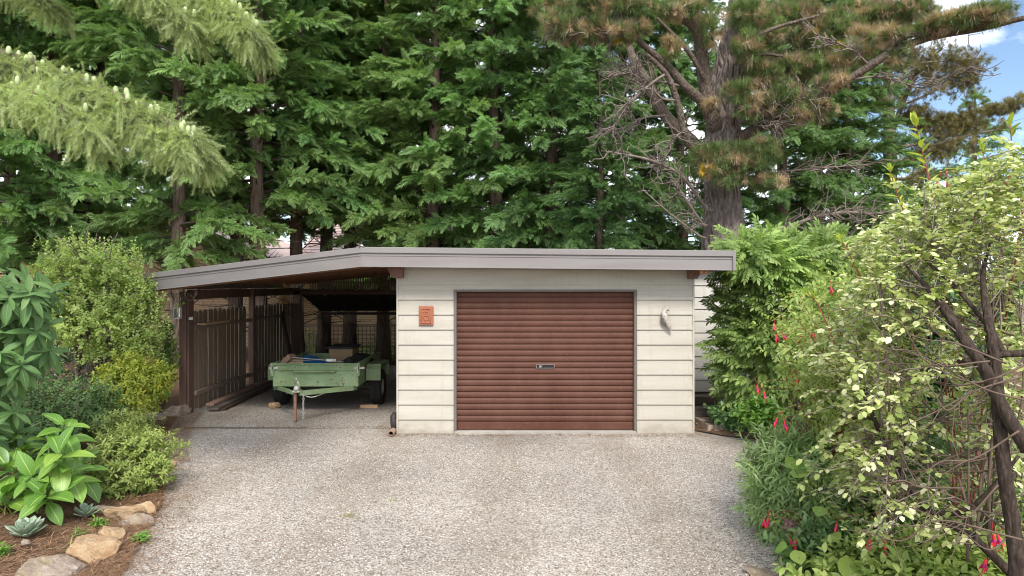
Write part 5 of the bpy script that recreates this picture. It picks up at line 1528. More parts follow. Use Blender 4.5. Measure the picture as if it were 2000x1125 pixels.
for k in range(600):
    t = at(rng.uniform(1640, 2030), rng.uniform(360, 1080), rng.uniform(3.75, 5.3)) if k % 6 else at(rng.uniform(1560, 1720), rng.uniform(640, 980), rng.uniform(4.3, 5.2))
    px_, py_ = (t[0] / t[1] * F + CX), (CY - (t[2] - H) / t[1] * F)
    if py_ < 470 and px_ < 1800 or (px_ > 1900 and t[1] < 4.0 and rng.random() < .45):
        continue
    sub = hubs[rng.integers(len(hubs), size=40)]
    h = sub[np.argmin(np.linalg.norm(sub - t, axis=1))]
    pa = catmull([h, (h + t) / 2 + rng.normal(size=3) * .05 + A((0, 0, .05)), t], 8)
    tw2.tube(pa, [.005, .003, .0018], 4, cap=False)
    twig_leaves(mb, pa, .052, rng.integers(3, 9), 1.0 if py_ < 800 else (.7 if py_ < 920 else .4))
# a leafy crest along the top
for k in range(250):
    px = rng.uniform(1690, 2020); top = np.interp(px, [1690, 1750, 1800, 1880, 1950, 2020], [455, 415, 370, 345, 300, 262])
    t = at(px, top + rng.uniform(0, 130), rng.uniform(4.0, 5.2)); d_ = nrm(rng.normal(size=(1, 3)) * .5 + A([[0, -.1, .8]]))
    tw2.tube([t - d_[0] * .25, t], [.003, .0012], 4, cap=False)
    d2 = nrm(d_[0] * A((1, 1, .5)) + rng.normal(size=3) * .2)
    twig_leaves(mb, catmull([t - d2 * .32, t - d2 * .15 + A((0, 0, .03)), t], 5), .052, 2)
tw2.build('twig', M['bark_grey'], tw, True)
mb.build('foliage', M['pale'], tw, True)
# fresh red-stemmed shoots rising out of the top
sh = thing('red_stemmed_shrub', 'shrub sending up tall red shoots with lime leaves above the pale shrub', 'shrub', (3.35, 5.1, .1))
mb = MB(); st = MB()
for pts, L_ in ((((1850, 560, 5.0), (1830, 430, 4.9), (1812, 340, 4.9), (1800, 290, 4.9), (1788, 240, 4.9)), .10), (((1820, 480, 5.0), (1770, 420, 5.0), (1750, 370, 5.0), (1737, 330, 5.0)), .085), (((1990, 470, 4.6), (1985, 380, 4.6), (1978, 300, 4.6), (1972, 240, 4.6)), .09), (((1960, 470, 4.8), (1945, 400, 4.8), (1930, 340, 4.8), (1918, 290, 4.8)), .08), (((1880, 520, 4.9), (1900, 450, 4.9), (1905, 395, 4.9)), .08), (((1720, 640, 5.0), (1690, 560, 5.1), (1650, 480, 5.2), (1640, 462, 5.2)), .075), (((1660, 800, 5.2), (1640, 700, 5.2), (1600, 600, 5.3), (1575, 570, 5.3)), .075)):
    P = A([at(*q) for q in pts]); P = np.concatenate([[A((3.35, 5.1, .1))], P]) if pts[0][1] < 570 else P
    pa = catmull(P, 6); st.tube(pa, [.006, .007, .005, .003], 6)
    td = nrm(np.gradient(pa, axis=0))
    sel = np.arange(len(pa) - 16, len(pa), 2) if len(pa) > 18 else np.arange(6, len(pa), 2)
    sprigs(mb, pa[sel], td[sel], 2, L_, leaf(.38, 4, .2, .1), 52, 48, .03, grav=-.05, var=.2)
    sprigs(mb, pa[-1:], td[-1:], 3, L_, leaf(.38, 4, .2, .1), 22, 10, .03, grav=-.1)
mb.build('foliage', M['shoot'], sh, True); st.build('stem', M['redstem'], sh, True)

# ================================================================== conifers


def conifer_parts(seed, Ht, zb, R, sweep_=1.0, lev=.105, bare=True, pw=.6, step=.082, floc=(.25, .5), gap=None):
    r = np.random.default_rng(seed)
    trunk, wood, crown = MB(), MB(), MB()
    zs = np.linspace(-.15, Ht, 16)
    tp_ = np.c_[.06 * np.sin(zs * .5 + seed), .06 * np.cos(zs * .4 + seed), zs]
    trunk.tube(tp_, np.interp(zs, [-.15, .3, Ht * .6, Ht], [.27, .2, .13, .02]), 12, rough=.08)
    FP = [[], [], []]; FD = [[], [], []]; FS = [[], [], []]; FR = [[], [], []]
    z = zb; az = r.random() * 6.28
    while z < Ht - .2:
        f = (z - zb) / (Ht - zb)
        if gap and gap[0] < z < gap[1] and r.random() < .75:
            z += lev; continue
        az += 2.4 + r.uniform(-.5, .5)
        Lb = R * (1 - f) ** pw * r.uniform(.62, 1.12) + .15
        if f < .08:
            Lb *= .8
        up0 = r.uniform(.15, .5) + .25 * f; dr = r.uniform(.38, .66) * sweep_
        ts = np.linspace(0, 1, 9)
        zz = Lb * (up0 * ts - dr * ts ** 2 + .12 * ts ** 4)
        bend = r.uniform(-.25, .25)
        a_ = az + bend * ts
        pa = np.c_[Lb * ts * np.cos(a_), Lb * ts * np.sin(a_), z + zz]
        wood.tube(pa, [.026 * (Lb / R) + .008, .004], 4, cap=False)
        br = r.random()
        n = max(4, int(Lb / step))
        for i in range(n):
            t = .22 + .78 * (i + r.random()) / n
            p = np.array([np.interp(t, ts, pa[:, j]) for j in range(3)])
            tg = nrm(np.array([np.interp(min(1, t + .05), ts, pa[:, j]) - np.interp(t - .08, ts, pa[:, j]) for j in range(3)]))
            sd = nrm(np.cross(tg, (0, 0, 1.))); uu = np.cross(sd, tg)
            for sg in (-1, 1, 0):
                if sg == 0 and r.random() > .6:
                    continue
                ph = math.radians(90 - sg * 75 + r.uniform(-45, 45))
                rad_ = sd * math.cos(ph) + uu * math.sin(ph)
                an = math.radians(r.uniform(30, 72) * (1 - .35 * t))
                d = tg * math.cos(an) + rad_ * math.sin(an) + A((0, 0, r.uniform(-.25, .15)))
                k = r.integers(3)
                FP[k].append(p); FD[k].append(d); FS[k].append(r.uniform(*floc) * (1 - .35 * t) * (.6 + .4 * min(1, Lb / 1.5))); FR[k].append(min(1, max(0, br * .5 + .5 * r.random())))
        k = r.integers(3); FP[k].append(pa[-1]); FD[k].append(pa[-1] - pa[-2]); FS[k].append(.42); FR[k].append(br)
        z += lev * r.uniform(.6, 1.3) * (1 - .3 * f)
    for k in range(3):
        d = nrm(FD[k]); up = nrm(A([[0, 0, 1.]]) + r.normal(size=d.shape) * .55)
        crown.inst(FROND[k], A(FP[k]), frames(d, up), A(FS[k]), rnd=A(FR[k]))
    k = 0
    crown.inst(FROND[0], A([(0, 0, Ht - .35)] * 4), frames(A([(.3, .1, 1), (-.3, .1, 1), (0, -.3, 1), (0.1, 0.3, 1)]), (0, -1., .2)), np.full(4, .5))
    if bare:
        rng_ = np.random.default_rng(seed + 50)
        for i in range(26):
            zz = rng_.uniform(.8, zb + .8); a = rng_.random() * 6.28
            p = A((.15 * math.cos(a), .15 * math.sin(a), zz)); d = A((math.cos(a), math.sin(a), rng_.uniform(-.1, .7)))
            pa = [p]; LL = rng_.uniform(.5, 1.7)
            for q in range(6):
                d = nrm(d + rng_.normal(size=3) * .16); p = p + d * LL / 6; pa.append(p)
            wood.tube(pa, [.016, .003], 4, cap=False)
            for q in (2, 3, 4):
                e = nrm(d + rng_.normal(size=3) * .6); wood.tube([pa[q], pa[q] + e * LL * .25], [.005, .002], 3, cap=False)
    return trunk, wood, crown


def make_conifer(name, label, cat, parts, cm, group=None):
    root = thing(name, label, cat, (0, 0, 0), group)
    parts[0].build('trunk', M['bark_dark'], root, True); parts[1].build('dead_branch', M['darktwig'], root); parts[2].build('crown', cm, root)
    return root


def dup(root, label):
    r = root.copy(); COL.objects.link(r); r['label'] = label
    for ch in list(root.children):
        c = ch.copy(); COL.objects.link(c); c.parent = r
    return r


GC = 'tall green conifers in a row behind the garage'
protoA = (conifer_parts(1, 14, 2.9, 3.0, gap=(4.3, 5.9)), conifer_parts(2, 14, 3.9, 3.1), conifer_parts(3, 13.5, 2.1, 3.0), conifer_parts(4, 14, 2.6, 3.0, 1.15))
used = [None] * 4; used_b = [None] * 4
ROW = [  # trunk px, distance, variant, turn, scale, blue?, label
    (-40, 16.2, 3, .3, 1.0, 0, 'conifer at the far left edge behind the rhododendron'),
    (105, 17.6, 0, 1.2, 1.05, 0, 'conifer with dark bare trunk above the pittosporum, under the cedar bough'),
    (185, 18.4, 0, 2.9, 1.12, 0, 'second bare trunked conifer from the left, half hidden by the cedar bough'),
    (345, 16.6, 0, 2.2, .98, 0, 'conifer whose trunk stands against the tan gable of the neighbour house'),
    (463, 18.8, 1, 4.0, 1.0, 0, 'thin trunked conifer just right of the neighbour gable end'),
    (505, 17.3, 1, .6, 1.03, 0, 'thick trunked conifer above the carport roof middle'),
    (583, 19.4, 1, 5.2, 1.0, 0, 'conifer seen beyond the back carport post, right of the thick trunk'),
    (635, 20.45, 1, 3.3, 1.06, 0, 'conifer with a stout trunk under the lean-to directly above the blue tarp'),
    (680, 20.6, 1, 1.7, 1.05, 0, 'conifer trunk second from the right in the carport opening'),
    (752, 20.45, 1, 4.4, 1.0, 0, 'conifer trunk nearest the garage wall in the carport opening'),
    (850, 19.4, 2, .2, 1.05, 0, 'bushy conifer standing over the left end of the garage roof'),
    (965, 19.3, 2, 2.5, 1.1, 0, 'bushy conifer rising over the middle of the garage roof'),
    (1075, 19.3, 2, 3.9, 1.08, 1, 'bluish conifer over the roof above the roller door right side'),
    (1170, 17.6, 2, 5.5, .62, 1, 'short blue green conifer just behind the roof, left of the big pine'),
    (1215, 21.5, 3, .9, 1.1, 1, 'dark conifer in shade behind the dead pine branches'),
    (1330, 22.0, 2, 2.2, 1.0, 1, 'dark conifer directly behind the big pine trunk'),
    (1530, 21.0, 2, 1.1, 1.0, 1, 'dense dark conifer just right of the big pine trunk'),
    (1595, 23.0, 2, 3.3, 1.05, 1, 'dense dark conifer between the two dark ones right of the big pine'),
    (1650, 22.0, 2, 4.3, .95, 1, 'dense dark conifer left of the slim grey pine trunk'),
    (25, 21.5, 3, 2.6, 1.0, 1, 'shaded rear conifer at the far left behind the cedar bough'),
    (170, 36.0, 3, 3.5, 1.5, 1, 'conifer far behind the neighbour gable on the left'),
    (380, 36.0, 3, 2.0, 1.5, 1, 'conifer far behind over the neighbour roof on the left'),
    (640, 35.5, 1, 5.0, 1.5, 0, 'rear row conifer rising behind the carport roof trees'),
    (830, 24.0, 3, 1.0, 1.1, 0, 'rear row conifer filling the gap above the roof bend'),
    (1020, 24.0, 3, 3.0, 1.1, 1, 'rear row conifer behind the bluish one'),
]
for (px, Y, vr, turn, s, bl, lab) in ROW:
    store = used_b if bl else used
    if store[vr] is None:
        o = store[vr] = make_conifer('conifer_tree', lab, 'conifer', protoA[vr], M['con2'] if bl else M['con'], GC)
    else:
        o = dup(store[vr], lab)
    o.location = ((px - CX) / F * Y, Y, -.05); o.rotation_euler = (0, 0, turn); o.scale = (s, s, s)
sp = make_conifer('spruce_tree', 'pointed dark spruce against the blue sky on the far right', 'conifer', conifer_parts(8, 9.9, 1.0, 3.4, 1.0, .2, False, .9, .15, (.4, .7)), M['con2'])
sp.location = ((1905 - CX) / F * 27, 27, 0)
sp2 = dup(sp, 'lower dark spruce beside the slim pine, behind the pale shrub'); sp2.location = ((1810 - CX) / F * 29, 29, -2.6); sp2.rotation_euler = (0, 0, 2)
sp3 = dup(sp, 'dark spruce cut off by the right picture edge'); sp3.location = ((2040 - CX) / F * 25, 25, -2.4); sp3.rotation_euler = (0, 0, 4)
# light far bushes behind
shrub('far_bush', 'sunlit yellow green bush far off between slim pine and spruce', 'bush', (17.0, 30, 0), (17.0, 30, 4.0), (2.2, 1.2, 3.6), 700, 6, .3, LEAF4, M['farleaf'], seed=61, inner=.3, stems=6, twigs=20)
shrub('far_bush', 'bright leafy bush glimpsed between dark trunks on the far left', 'bush', (-15.5, 24.5, 0), (-15.8, 23.0, 5.0), (2.6, 1.0, 2.0), 500, 6, .22, LEAF4, M['farleaf'], seed=62, inner=.3, stems=6, twigs=20)

# ================================================================== big pine
PY = 15.0
pine = thing('big_pine', 'big old pine with thick grey trunk, dead grey branches and browning needles', 'pine', ((1412 - CX) / F * PY, PY, 0))
tk = MB()


def thick(mb, pts, Y, sides=18, rough=.1):
    P = A([at(p[0], p[1], Y + (p[3] if len(p) > 3 else 0)) for p in pts]); s = Y / F
    pa = catmull(P, 7); w = A([p[2] * s / 2 for p in pts])
    rr = np.interp(np.linspace(0, 1, len(pa)), np.linspace(0, 1, len(w)), w)
    mb.tube(pa, rr, sides, rough=rough)
    return pa


def ridged(mb, pts, Y, sides=72, n=14, amp=.11):
    P = A([at(p[0], p[1], Y) for p in pts]); pa = catmull(P, n); w = A([p[2] * Y / F / 2 for p in pts])
    rr = np.interp(np.linspace(0, 1, len(pa)), np.linspace(0, 1, len(w)), w)
    th = np.arange(sides) / sides * 2 * PI; V = []
    for i, c in enumerate(pa):
        q = np.stack([np.cos(th) * rr[i] * 9, np.sin(th) * rr[i] * 9, np.full(sides, c[2] * 2.2)], -1)
        rd = np.abs(wob(q, 1.0, 5)) * .6 + np.abs(wob(q, 1.9, 6)) * .4
        lump = .05 * wob(np.stack([np.cos(th), np.sin(th), np.full(sides, c[2] * .8)], -1), 2.0, 7)
        r_ = rr[i] * (1 - amp + amp * 1.8 * np.minimum(rd, 1) ** .6 + lump)
        V.append(c + np.stack([np.cos(th) * r_, np.sin(th) * r_, np.zeros(sides)], -1))
    m_ = len(pa); i = np.arange(m_ - 1)[:, None] * sides; j = np.arange(sides)[None]; jn = (j + 1) % sides
    mb.add(np.concatenate(V), np.stack([i + j, i + jn, i + sides + jn, i + sides + j], -1).reshape(-1, 4))


ridged(tk, [(1412, 760, 96), (1412, 560, 86), (1412, 480, 78), (1415, 430, 74), (1410, 340, 65), (1412, 250, 68), (1424, 180, 76), (1438, 100, 72), (1455, 0, 60), (1462, -120, 45)], PY)
tk.build('trunk', M['bark_pine'], pine, True)
PATHS = []
lb = MB()
for pts in ([(1400, 250, 40, -.2), (1385, 215, 36, -.35), (1376, 160, 32, -.5), (1368, 80, 30, -.6), (1352, 0, 28, -.7), (1330, -100, 22, -.8)],
            [(1395, 215, 30, -.3), (1379, 205, 26, -.5), (1340, 170, 22, -.8), (1300, 126, 18, -1.0), (1244, 78, 13, -1.3)],
            [(1380, 330, 24, 0), (1357, 283, 32, .2), (1300, 226, 30, .4), (1266, 165, 26, .6), (1235, 109, 20, .8), (1215, 40, 14, 1)],
            [(1375, 300, 20, -.4), (1344, 279, 17, -.7), (1322, 196, 15, -1.0), (1300, 144, 13, -1.2), (1261, 105, 9, -1.4)],
            [(1385, 180, 18, -.4), (1366, 78, 18, -.7), (1331, 35, 16, -.9), (1279, 13, 12, -1.1), (1200, -10, 8, -1.4)],
            [(1388, 185, 14, -.4), (1379, 161, 12, -.6), (1344, 100, 11, -.9), (1283, 35, 7, -1.2)],
            [(1440, 300, 26, .3), (1490, 285, 28, .5), (1520, 255, 26, .7), (1568, 160, 24, .6), (1610, 117, 22, .5), (1637, 60, 19, .4), (1679, 12, 16, .3), (1720, -40, 12, .2)],
            [(1440, 270, 26, -.3), (1530, 225, 24, -.6), (1610, 186, 21, -.9), (1655, 156, 19, -1.1), (1700, 129, 18, -1.3), (1745, 99, 17, -1.5), (1820, 72, 16, -1.8), (1910, 57, 13, -2.1), (2010, 33, 10, -2.5)],
            [(1735, 100, 12, -1.5), (1760, 74, 11, -1.7), (1850, 60, 9, -2.0), (1940, 45, 6, -2.3)],
            [(1445, 140, 18, -.3), (1462, 122, 14, -.5), (1490, 106, 9, -.7), (1530, 110, 5, -.9)],
            [(1455, 120, 24, .2), (1480, 60, 20, .5), (1520, 0, 16, .8), (1560, -60, 12, 1)],
            [(1440, 180, 14, -.4), (1470, 90, 12, -.8), (1500, 60, 9, -1.1), (1600, 30, 6, -1.4)]):
    PATHS.append(thick(lb, [(q[0], q[1], q[2] * .8, q[3]) for q in pts], PY, 9, .14))
lb.build('limb', M['bark_lich'], pine, True)
# dead branches with bare twigs
db = MB()


def dead(pts, Y, tw_n, spread=.6, tl=(.25, .7)):
    tw_n = int(tw_n * 1.2)
    pa = thick(db, [(q[0], q[1], q[2] * .62, q[3]) for q in pts], Y, 6, .12)
    td = nrm(np.gradient(pa, axis=0))
    for k in range(tw_n):
        i = rng.integers(max(1, len(pa) // 4), len(pa))
        d = nrm(td[i] + rng.normal(size=3) * spread + A((0, -.1, .1)))
        l = rng.uniform(*tl)
        q = wander(pa[i], d, l, 6, .28, -.02); db.tube(q, [.014, .006], 4, cap=False)
        for j in (2, 3, 4, 5):
            if rng.random() < .6:
                db.tube(wander(q[j], nrm(d + rng.normal(size=3) * .8), l * .45, 3, .3), [.009, .005], 3, cap=False)


dead([(1385, 410, 14, -.3), (1374, 400, 12, -.5), (1331, 344, 10, -.9), (1270, 313, 8, -1.3), (1187, 296, 4, -1.7)], PY, 34)
dead([(1380, 440, 10, -.4), (1370, 435, 9, -.5), (1335, 383, 8, -.9), (1310, 350, 5, -1.1)], PY, 20)
dead([(1378, 465, 7, -.4), (1361, 457, 6, -.6), (1305, 414, 5, -1.0), (1257, 372, 4, -1.3)], PY, 8, .4, (.15, .3))
dead([(1322, 196, 8, -1.0), (1290, 190, 7, -1.2), (1255, 150, 5, -1.4), (1220, 140, 3, -1.6)], PY, 26)
dead([(1300, 144, 9, -1.2), (1270, 165, 7, -1.4), (1230, 200, 5, -1.6), (1200, 245, 3, -1.8)], PY, 26)
dead([(1300, 226, 9, .2), (1260, 230, 7, 0), (1215, 250, 5, -.2), (1165, 260, 3, -.3)], PY, 26)
dead([(1350, 265, 7, -.6), (1330, 260, 5, -.9), (1300, 290, 4, -1.2)], PY, 14)
dead([(1340, 170, 9, -.8), (1290, 160, 7, -1), (1230, 155, 5, -1.2), (1190, 130, 3, -1.4)], PY, 22)
dead([(1440, 450, 14, .3), (1519, 447, 12, .0), (1587, 426, 11, -.2), (1645, 415, 10, -.4), (1713, 418, 6, -.6)], PY, 44, .55)
dead([(1445, 480, 12, .4), (1557, 470, 10, .2), (1604, 460, 9, 0), (1683, 467, 5, -.3)], PY, 26)
dead([(1450, 350, 8, .2), (1525, 336, 7, -.2), (1604, 328, 5, -.4), (1704, 321, 3, -.6)], PY, 24, .4)
dead([(1440, 215, 10, -.5), (1480, 210, 8, -.8), (1530, 200, 6, -1), (1590, 190, 4, -1.2)], PY, 40)
dead([(1445, 240, 8, -.5), (1490, 235, 7, -.8), (1530, 240, 5, -1)], PY, 30)
dead([(1244, 78, 8, -1.3), (1180, 70, 6, -1.5), (1090, 60, 4, -1.8)], PY, 36, .5)
dead([(1620, 120, 8, .4), (1560, 90, 6, .2), (1520, 110, 3, 0)], PY, 26)
dead([(1655, 156, 7, -1.1), (1720, 150, 6, -1.4), (1790, 165, 4, -1.6), (1900, 135, 2, -2)], PY, 26)
dead([(1700, 129, 6, -1.3), (1660, 95, 5, -1.4), (1600, 70, 3, -1.5)], PY, 22)
dead([(1820, 72, 5, -1.8), (1880, 40, 4, -2), (1960, -10, 2, -2.2)], PY, 16)
db.build('dead_branch', M['deadtwig'], pine, True)
# needle tufts: (px, py, rx, ry, n, share of brown, dY)
NG, NB, NY = MB(), MB(), MB(); tg_w = MB()
CL = [(1160, 15, 125, 32, 200, .18, -1.6), (1150, 62, 100, 24, 110, .75, -1.7), (1235, 62, 36, 18, 55, .97, -1.5), (1100, 45, 60, 26, 60, .35, -1.9), (1310, 95, 20, 26, 24, .6, -1.2), (1415, 300, 60, 22, 110, .22, -.95), (1480, 300, 45, 38, 100, .3, -1.0), (1370, 310, 26, 28, 36, .55, -1.0), (1440, 335, 70, 34, 120, .35, -1.05), (1500, 355, 40, 16, 40, .35, -1.0), (1425, 312, 18, 14, 20, .97, -1.1), (1455, 25, 30, 28, 60, .25, -.7), (1485, 40, 36, 36, 70, .35, -.8), (1500, 70, 40, 40, 80, .5, -.5), (1560, 30, 60, 40, 110, .65, -.3), (1600, 70, 60, 40, 110, .6, -.2), (1490, 150, 40, 30, 70, .3, -.7), (1545, 140, 50, 34, 80, .5, -.4), (1560, 205, 42, 26, 70, .4, -1.0), (1600, 215, 40, 24, 60, .4, -1.0), (1620, 160, 30, 14, 36, .95, -1.2), (1560, 230, 26, 14, 24, .95, -1.1), (1680, 30, 60, 34, 120, .45, .2), (1740, 25, 60, 30, 120, .4, 0), (1790, 15, 46, 26, 70, .55, -.4), (1860, 40, 44, 22, 60, .4, -2.1), (1890, 30, 30, 16, 36, .4, -2.2), (1940, 25, 46, 26, 70, .4, -2.4), (1820, 50, 40, 22, 46, .5, -1.9), (1700, 80, 50, 30, 70, .55, -.8), (1740, 70, 40, 18, 40, .6, -1.5), (1660, 110, 40, 30, 50, .5, -.9), (1760, 110, 30, 26, 36, .6, -1.5), (1470, 205, 50, 28, 70, .35, -1.0), (1525, 185, 50, 28, 70, .4, -.9), (1390, 55, 26, 40, 40, .4, -1.0), (1325, 18, 60, 22, 60, .45, -1.1), (1462, 90, 30, 34, 50, .3, -1.0), (1605, 130, 50, 24, 60, .45, -.6), (1640, 60, 50, 36, 80, .45, -.3), (1420, 175, 16, 10, 12, .4, -1), (1390, 200, 14, 8, 14, .95, -1.1), (1450, 170, 26, 12, 20, .3, -1.0)]
for (px, py, rx, ry, n, bf, dY) in CL:
    Y = PY + dY; s = Y / F
    c = at(px, py, Y); n = int(n * 1.5); bf = bf * .85
    d = nrm(rng.normal(size=(n, 3))); p = c + d * (rng.random((n, 1)) ** .45) * A((rx * s, .38, ry * s))
    dd = nrm(d * A((1, 1, .6)) * .8 + A((0, -.15, .35)) + rng.normal(size=d.shape) * .45)
    isb = rng.random(n) < np.clip(bf + .55 * wob(p, 5.5, 77), 0, 1)
    for k in range(3):
        a = (np.arange(n) % 3 == k)
        for (mbx, sel) in ((NB, a & isb), (NG, a & ~isb)):
            if sel.any():
                mbx.inst(TUFT[k], p[sel], frames(dd[sel], (.2, .1, 1.)), rng.uniform(.15, .25, sel.sum()))
    for i in range(0, n, 3):
        tg_w.tube([c + (p[i] - c) * .2, p[i]], [.009, .004], 3, cap=False)
for (px, py, dY) in ((1205, 78, -1.6), (1372, 332, -1.1), (1390, 330, -1.1), (1722, 85, -1.2), (1640, 88, -.9), (1590, 62, -.4)):
    c = at(px, py, PY + dY); n = 9; d = nrm(rng.normal(size=(n, 3)))
    NY.inst(TUFT[0], c + d * .07, frames(nrm(d + A((0, -.3, .3))), (.2, .1, 1.)), rng.uniform(.1, .15, n))
NG.build('green_needles', M['pineg'], pine); NB.build('brown_needles', M['pineb'], pine); NY.build('yellow_needles', M['pineyel'], pine); tg_w.build('twig', M['darktwig'], pine)

# slim pine farther back
SY = 23.0
slim = thing('slim_pine', 'slim grey pine with sparse olive brown needles against the sky', 'pine', ((1740 - CX) / F * SY, SY, 0))
tk = MB()
thick(tk, [(1742, 690, 28), (1741, 480, 26), (1738, 300, 23), (1735, 150, 17), (1728, 0, 12), (1725, -100, 7)], SY, 12, .08); tk.build('trunk', M['bark_grey'], slim, True)
tk = MB(); tips = []
BRN = [[(1739, 265, 10), (1770, 185, 9), (1800, 130, 7), (1840, 95, 4)], [(1740, 290, 9), (1800, 278, 7), (1870, 250, 4), (1905, 235, 2)], [(1738, 240, 8), (1720, 200, 6), (1700, 190, 3)], [(1741, 330, 9), (1790, 300, 7), (1850, 275, 5), (1960, 250, 2)], [(1736, 170, 7), (1780, 130, 5), (1830, 120, 4), (1900, 115, 2)], [(1737, 215, 6), (1800, 190, 5), (1860, 160, 3), (1905, 160, 2)], [(1733, 110, 6), (1760, 60, 4), (1790, 30, 2)], [(1741, 350, 8), (1780, 345, 6), (1830, 300, 4), (1870, 280, 2)], [(1735, 130, 5), (1700, 90, 4), (1680, 60, 2)], [(1800, 130, 4), (1850, 130, 3), (1900, 150, 2)]]
for b in BRN:
    pa = thick(tk, [(x, y, w, rng.uniform(-.6, .3)) for x, y, w in b], SY, 6, .1)
    for i in range(5, len(pa)):
        for k in range(3):
            q = wander(pa[i], nrm(pa[i] - pa[i - 1] + rng.normal(size=3) * .6 + A((0, 0, .15))), rng.uniform(.3, .8), 4, .25); tk.tube(q, [.012, .004], 3, cap=False)
            tips += [q[-1], q[-2], q[-3]] if rng.random() < .85 else []
tk.build('branch', M['bark_grey'], slim, True)
tips = A(tips)
mb = MB()
for rep in range(2):
    p = tips + rng.normal(size=tips.shape) * .09
    for k in range(3):
        a = np.arange(len(p)) % 3 == k
        mb.inst(TUFT[k], p[a], frames(nrm(rng.normal(size=(a.sum(), 3)) * .6 + A((.3, -.1, .5))), (.2, .1, 1.)), rng.uniform(.12, .22, a.sum()))
for (px, py, rx, ry, n) in ((1830, 240, 60, 22, 260), (1790, 225, 36, 22, 130), (1880, 235, 50, 16, 140), (1900, 118, 34, 16, 70), (1890, 160, 26, 14, 60), (1950, 215, 40, 12, 110), (1985, 200, 20, 20, 80), (1790, 60, 30, 30, 70)):
    c = at(px, py, SY); s = SY / F; d = nrm(rng.normal(size=(n, 3))); p = c + d * (rng.random((n, 1)) ** .5) * A((rx * s, .5, ry * s))
    mb.inst(TUFT[0], p, frames(nrm(d * .6 + A((.2, -.1, .5)) + rng.normal(size=d.shape) * .4), (.2, .1, 1.)), rng.uniform(.15, .24, n))
mb.build('needles', M['pineo'], slim)

# ================================================================== pale cedar reaching in from the left
cb = A((-9.6, 7.6, .2))
ced = thing('cedar_tree', 'pale green cedar reaching in at the upper left with drooping boughs and cones', 'cedar', cb)
mb = MB(); mb.tube(catmull([cb - A((0, 0, .3)), cb + A((.1, 0, 3)), cb + A((0, .1, 7)), cb + A((.1, 0, 11))], 6), [.26, .2, .15, .06], 14, rough=.06); mb.build('trunk', M['bark_grey'], ced, True)


def bough(pts, sec_len, nsec, r0, conezone):
    P = np.concatenate([[pts[0]], pts[1:]]); pa = catmull(P, 10)
    wood = MB(); fol = MB(); cones = []
    wood.tube(pa, [r0, r0 * .7, r0 * .25], 7, rough=.06)
    td = nrm(np.gradient(pa, axis=0)); n = len(pa)
    sp, sd_ = [], []
    for k in range(nsec):
        f = rng.uniform(.12, 1) ; i = min(n - 1, int(f * (n - 1)))
        side = nrm(np.cross(td[i], (0, 0, 1.))) * (1 if k % 2 else -1)
        L_ = sec_len * (1.05 - .7 * f) * rng.uniform(.6, 1.15) + .12
        d = nrm(td[i] * rng.uniform(.5, 1.1) + side * rng.uniform(.5, 1.1) + A((0, 0, rng.uniform(-.35, .12))))
        q = [pa[i]]; dd = d
        for s_ in range(7):
            dd = nrm(dd + A((0, 0, -.13)) + rng.normal(size=3) * .07); q.append(q[-1] + dd * L_ / 7)
        q = A(q); wood.tube(q, [.008, .003], 4, cap=False)
        tq = nrm(np.gradient(q, axis=0))
        for s_ in range(1, 8):
            for w in range(2):
                e = nrm(tq[s_] * .8 + rng.normal(size=3) * .55 + A((0, 0, -.25))); sp.append(q[s_] + rng.normal(size=3) * .02); sd_.append(e)
        sp.append(q[-1] - tq[-1] * .05); sd_.append(tq[-1])
        if rng.random() < conezone:
            cones.append(q[rng.integers(1, 4)] + A((rng.uniform(-.03, .03), rng.uniform(-.03, .03), .02)))
    sp, sd_ = A(sp), A(sd_)
    for k in range(3):
        a = np.arange(len(sp)) % 3 == k
        fol.inst(CEDAR[k], sp[a], frames(sd_[a], nrm(A([[0, 0, 1.]]) + rng.normal(size=(a.sum(), 3)) * .3)), rng.uniform(.15, .27, a.sum()))
    bo = wood.build('bough', M['bark_lich'], ced, True)
    fol.build('foliage', M['cedar'], bo)
    return bo, cones


cproto = MB(); cproto.lathe([(0, 0), (.012, .005), (.019, .018), (.021, .036), (.018, .056), (.011, .072), (0, .077)], (0, 0, 0), 'z', 9)
cm = None
for pts, sl, ns, r0, cz in (([cb + A((.1, 0, 4.2)), at(-260, -40, 6.9), at(-60, 75, 6.7), at(60, 120, 6.5), at(170, 160, 6.4), at(270, 205, 6.3), at(340, 245, 6.2), at(370, 268, 6.15)], .6, 300, .035, .42),
                           ([cb + A((.1, 0, 4.0)), at(-260, 20, 6.4), at(-80, 140, 6.1), at(60, 180, 6.0), at(130, 205, 5.95), at(190, 240, 5.9)], .42, 120, .025, .1),
                           ([cb + A((.1, 0, 5.4)), at(-180, -250, 7.2), at(60, -170, 7.1), at(250, -90, 7.0), at(390, -35, 6.9), at(455, 15, 6.8), at(490, 55, 6.75)], .55, 200, .03, .1),
                           ([cb + A((.1, 0, 5.0)), at(-200, -160, 7.6), at(-60, -90, 7.5), at(40, -40, 7.4), at(100, 5, 7.3)], .4, 70, .025, .02),
                           ([cb + A((.1, 0, 5.3)), at(-100, -220, 6.6), at(120, -140, 6.5), at(250, -60, 6.5), at(320, -10, 6.5), at(370, 35, 6.5)], .42, 130, .025, .05)):
    bo, cones = bough(pts, sl, ns, r0, cz)
    for c in cones[:40]:
        if cm is None:
            o = cm = cproto.build('cone', M['cone'], bo, True)
        else:
            o = cm.copy(); COL.objects.link(o); o.parent = bo
        o.location = c; s = rng.uniform(.8, 1.25); o.scale = (s, s, s * rng.uniform(.9, 1.2)); o.rotation_euler = (rng.uniform(-.15, .15), rng.uniform(-.15, .15), 0)

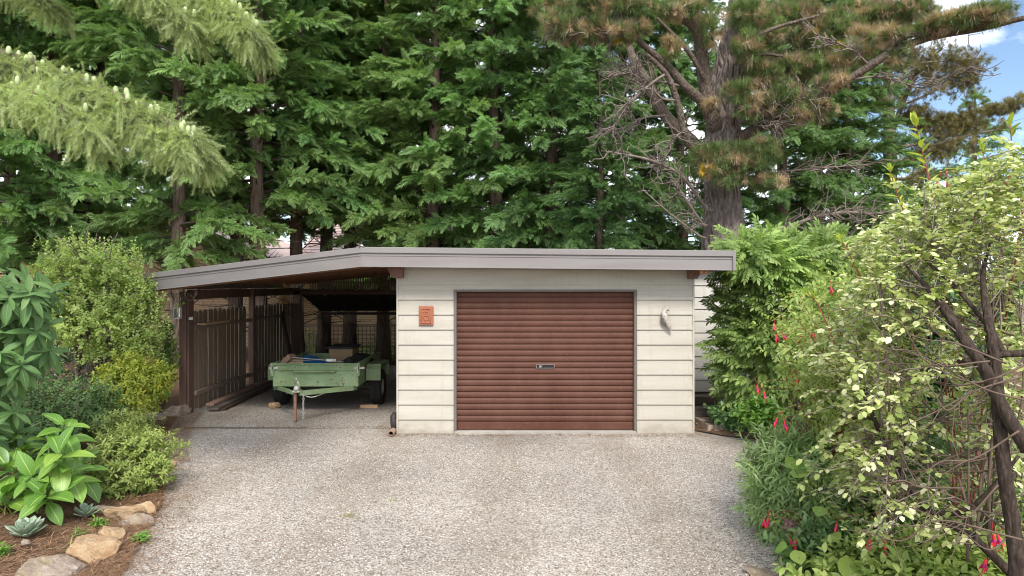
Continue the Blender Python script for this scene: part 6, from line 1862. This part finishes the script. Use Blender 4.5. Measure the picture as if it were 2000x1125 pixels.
# ================================================================== sky, sun, camera
SUN_EL, SUN_AZ = math.radians(46), math.radians(176)     # azimuth from +Y toward +X: behind the camera, to the right
w = bpy.data.worlds.new('World'); SC.world = w; w.use_nodes = True
nt = w.node_tree; nt.nodes.clear()
sky = nd(nt, 'ShaderNodeTexSky', sky_type='NISHITA', sun_disc=False, sun_elevation=SUN_EL, sun_rotation=SUN_AZ, air_density=1.0, dust_density=.6, ozone_density=1.0)
tc = nd(nt, 'ShaderNodeTexCoord')
mp = nd(nt, 'ShaderNodeMapping', {'Vector': tc.outputs['Generated'], 'Scale': (1.6, 1.6, 3.4), 'Location': (2.3, .6, .2)})
cn = nd(nt, 'ShaderNodeTexNoise', {'Vector': mp.outputs[0], 'Scale': 1.9, 'Detail': 9, 'Roughness': .58})
cf = nd(nt, 'ShaderNodeMapRange', {'Value': cn.outputs[0], 'From Min': .42, 'From Max': .60})
cl = mixc(nt, cf.outputs[0], mixc(nt, 1.0, sky.outputs[0], (.6, .63, .66), 'MULTIPLY'), (10.5, 10.6, 10.9))
bg = nd(nt, 'ShaderNodeBackground', {'Color': cl, 'Strength': .14})
ow = nd(nt, 'ShaderNodeOutputWorld'); nt.links.new(bg.outputs[0], ow.inputs[0])

sd = bpy.data.lights.new('sun', 'SUN'); sd.energy = 2.1; sd.angle = math.radians(16); sd.color = (1, .95, .87)
so = bpy.data.objects.new('sun', sd); COL.objects.link(so)
dv = Vector((math.sin(SUN_AZ) * math.cos(SUN_EL), math.cos(SUN_AZ) * math.cos(SUN_EL), math.sin(SUN_EL)))
so.rotation_euler = dv.to_track_quat('Z', 'Y').to_euler(); so.location = (0, -10, 20)

cd = bpy.data.cameras.new('camera'); cam = bpy.data.objects.new('camera', cd); COL.objects.link(cam)
cam.location = (0, 0, H); cam.rotation_euler = (PI / 2, 0, 0)
cd.sensor_width = 36; cd.lens = 36 * F / 2000; cd.shift_y = -(562.5 - CY) / 2000; cd.clip_start = .05; cd.clip_end = 2000
SC.camera = cam
SC.view_settings.view_transform = 'Standard'; SC.view_settings.look = 'None'; SC.view_settings.exposure = 1.1; SC.view_settings.gamma = 1
SC.cycles.filter_width = 1.05; SC.cycles.max_bounces = 6; SC.cycles.diffuse_bounces = 4; SC.cycles.transparent_max_bounces = 4
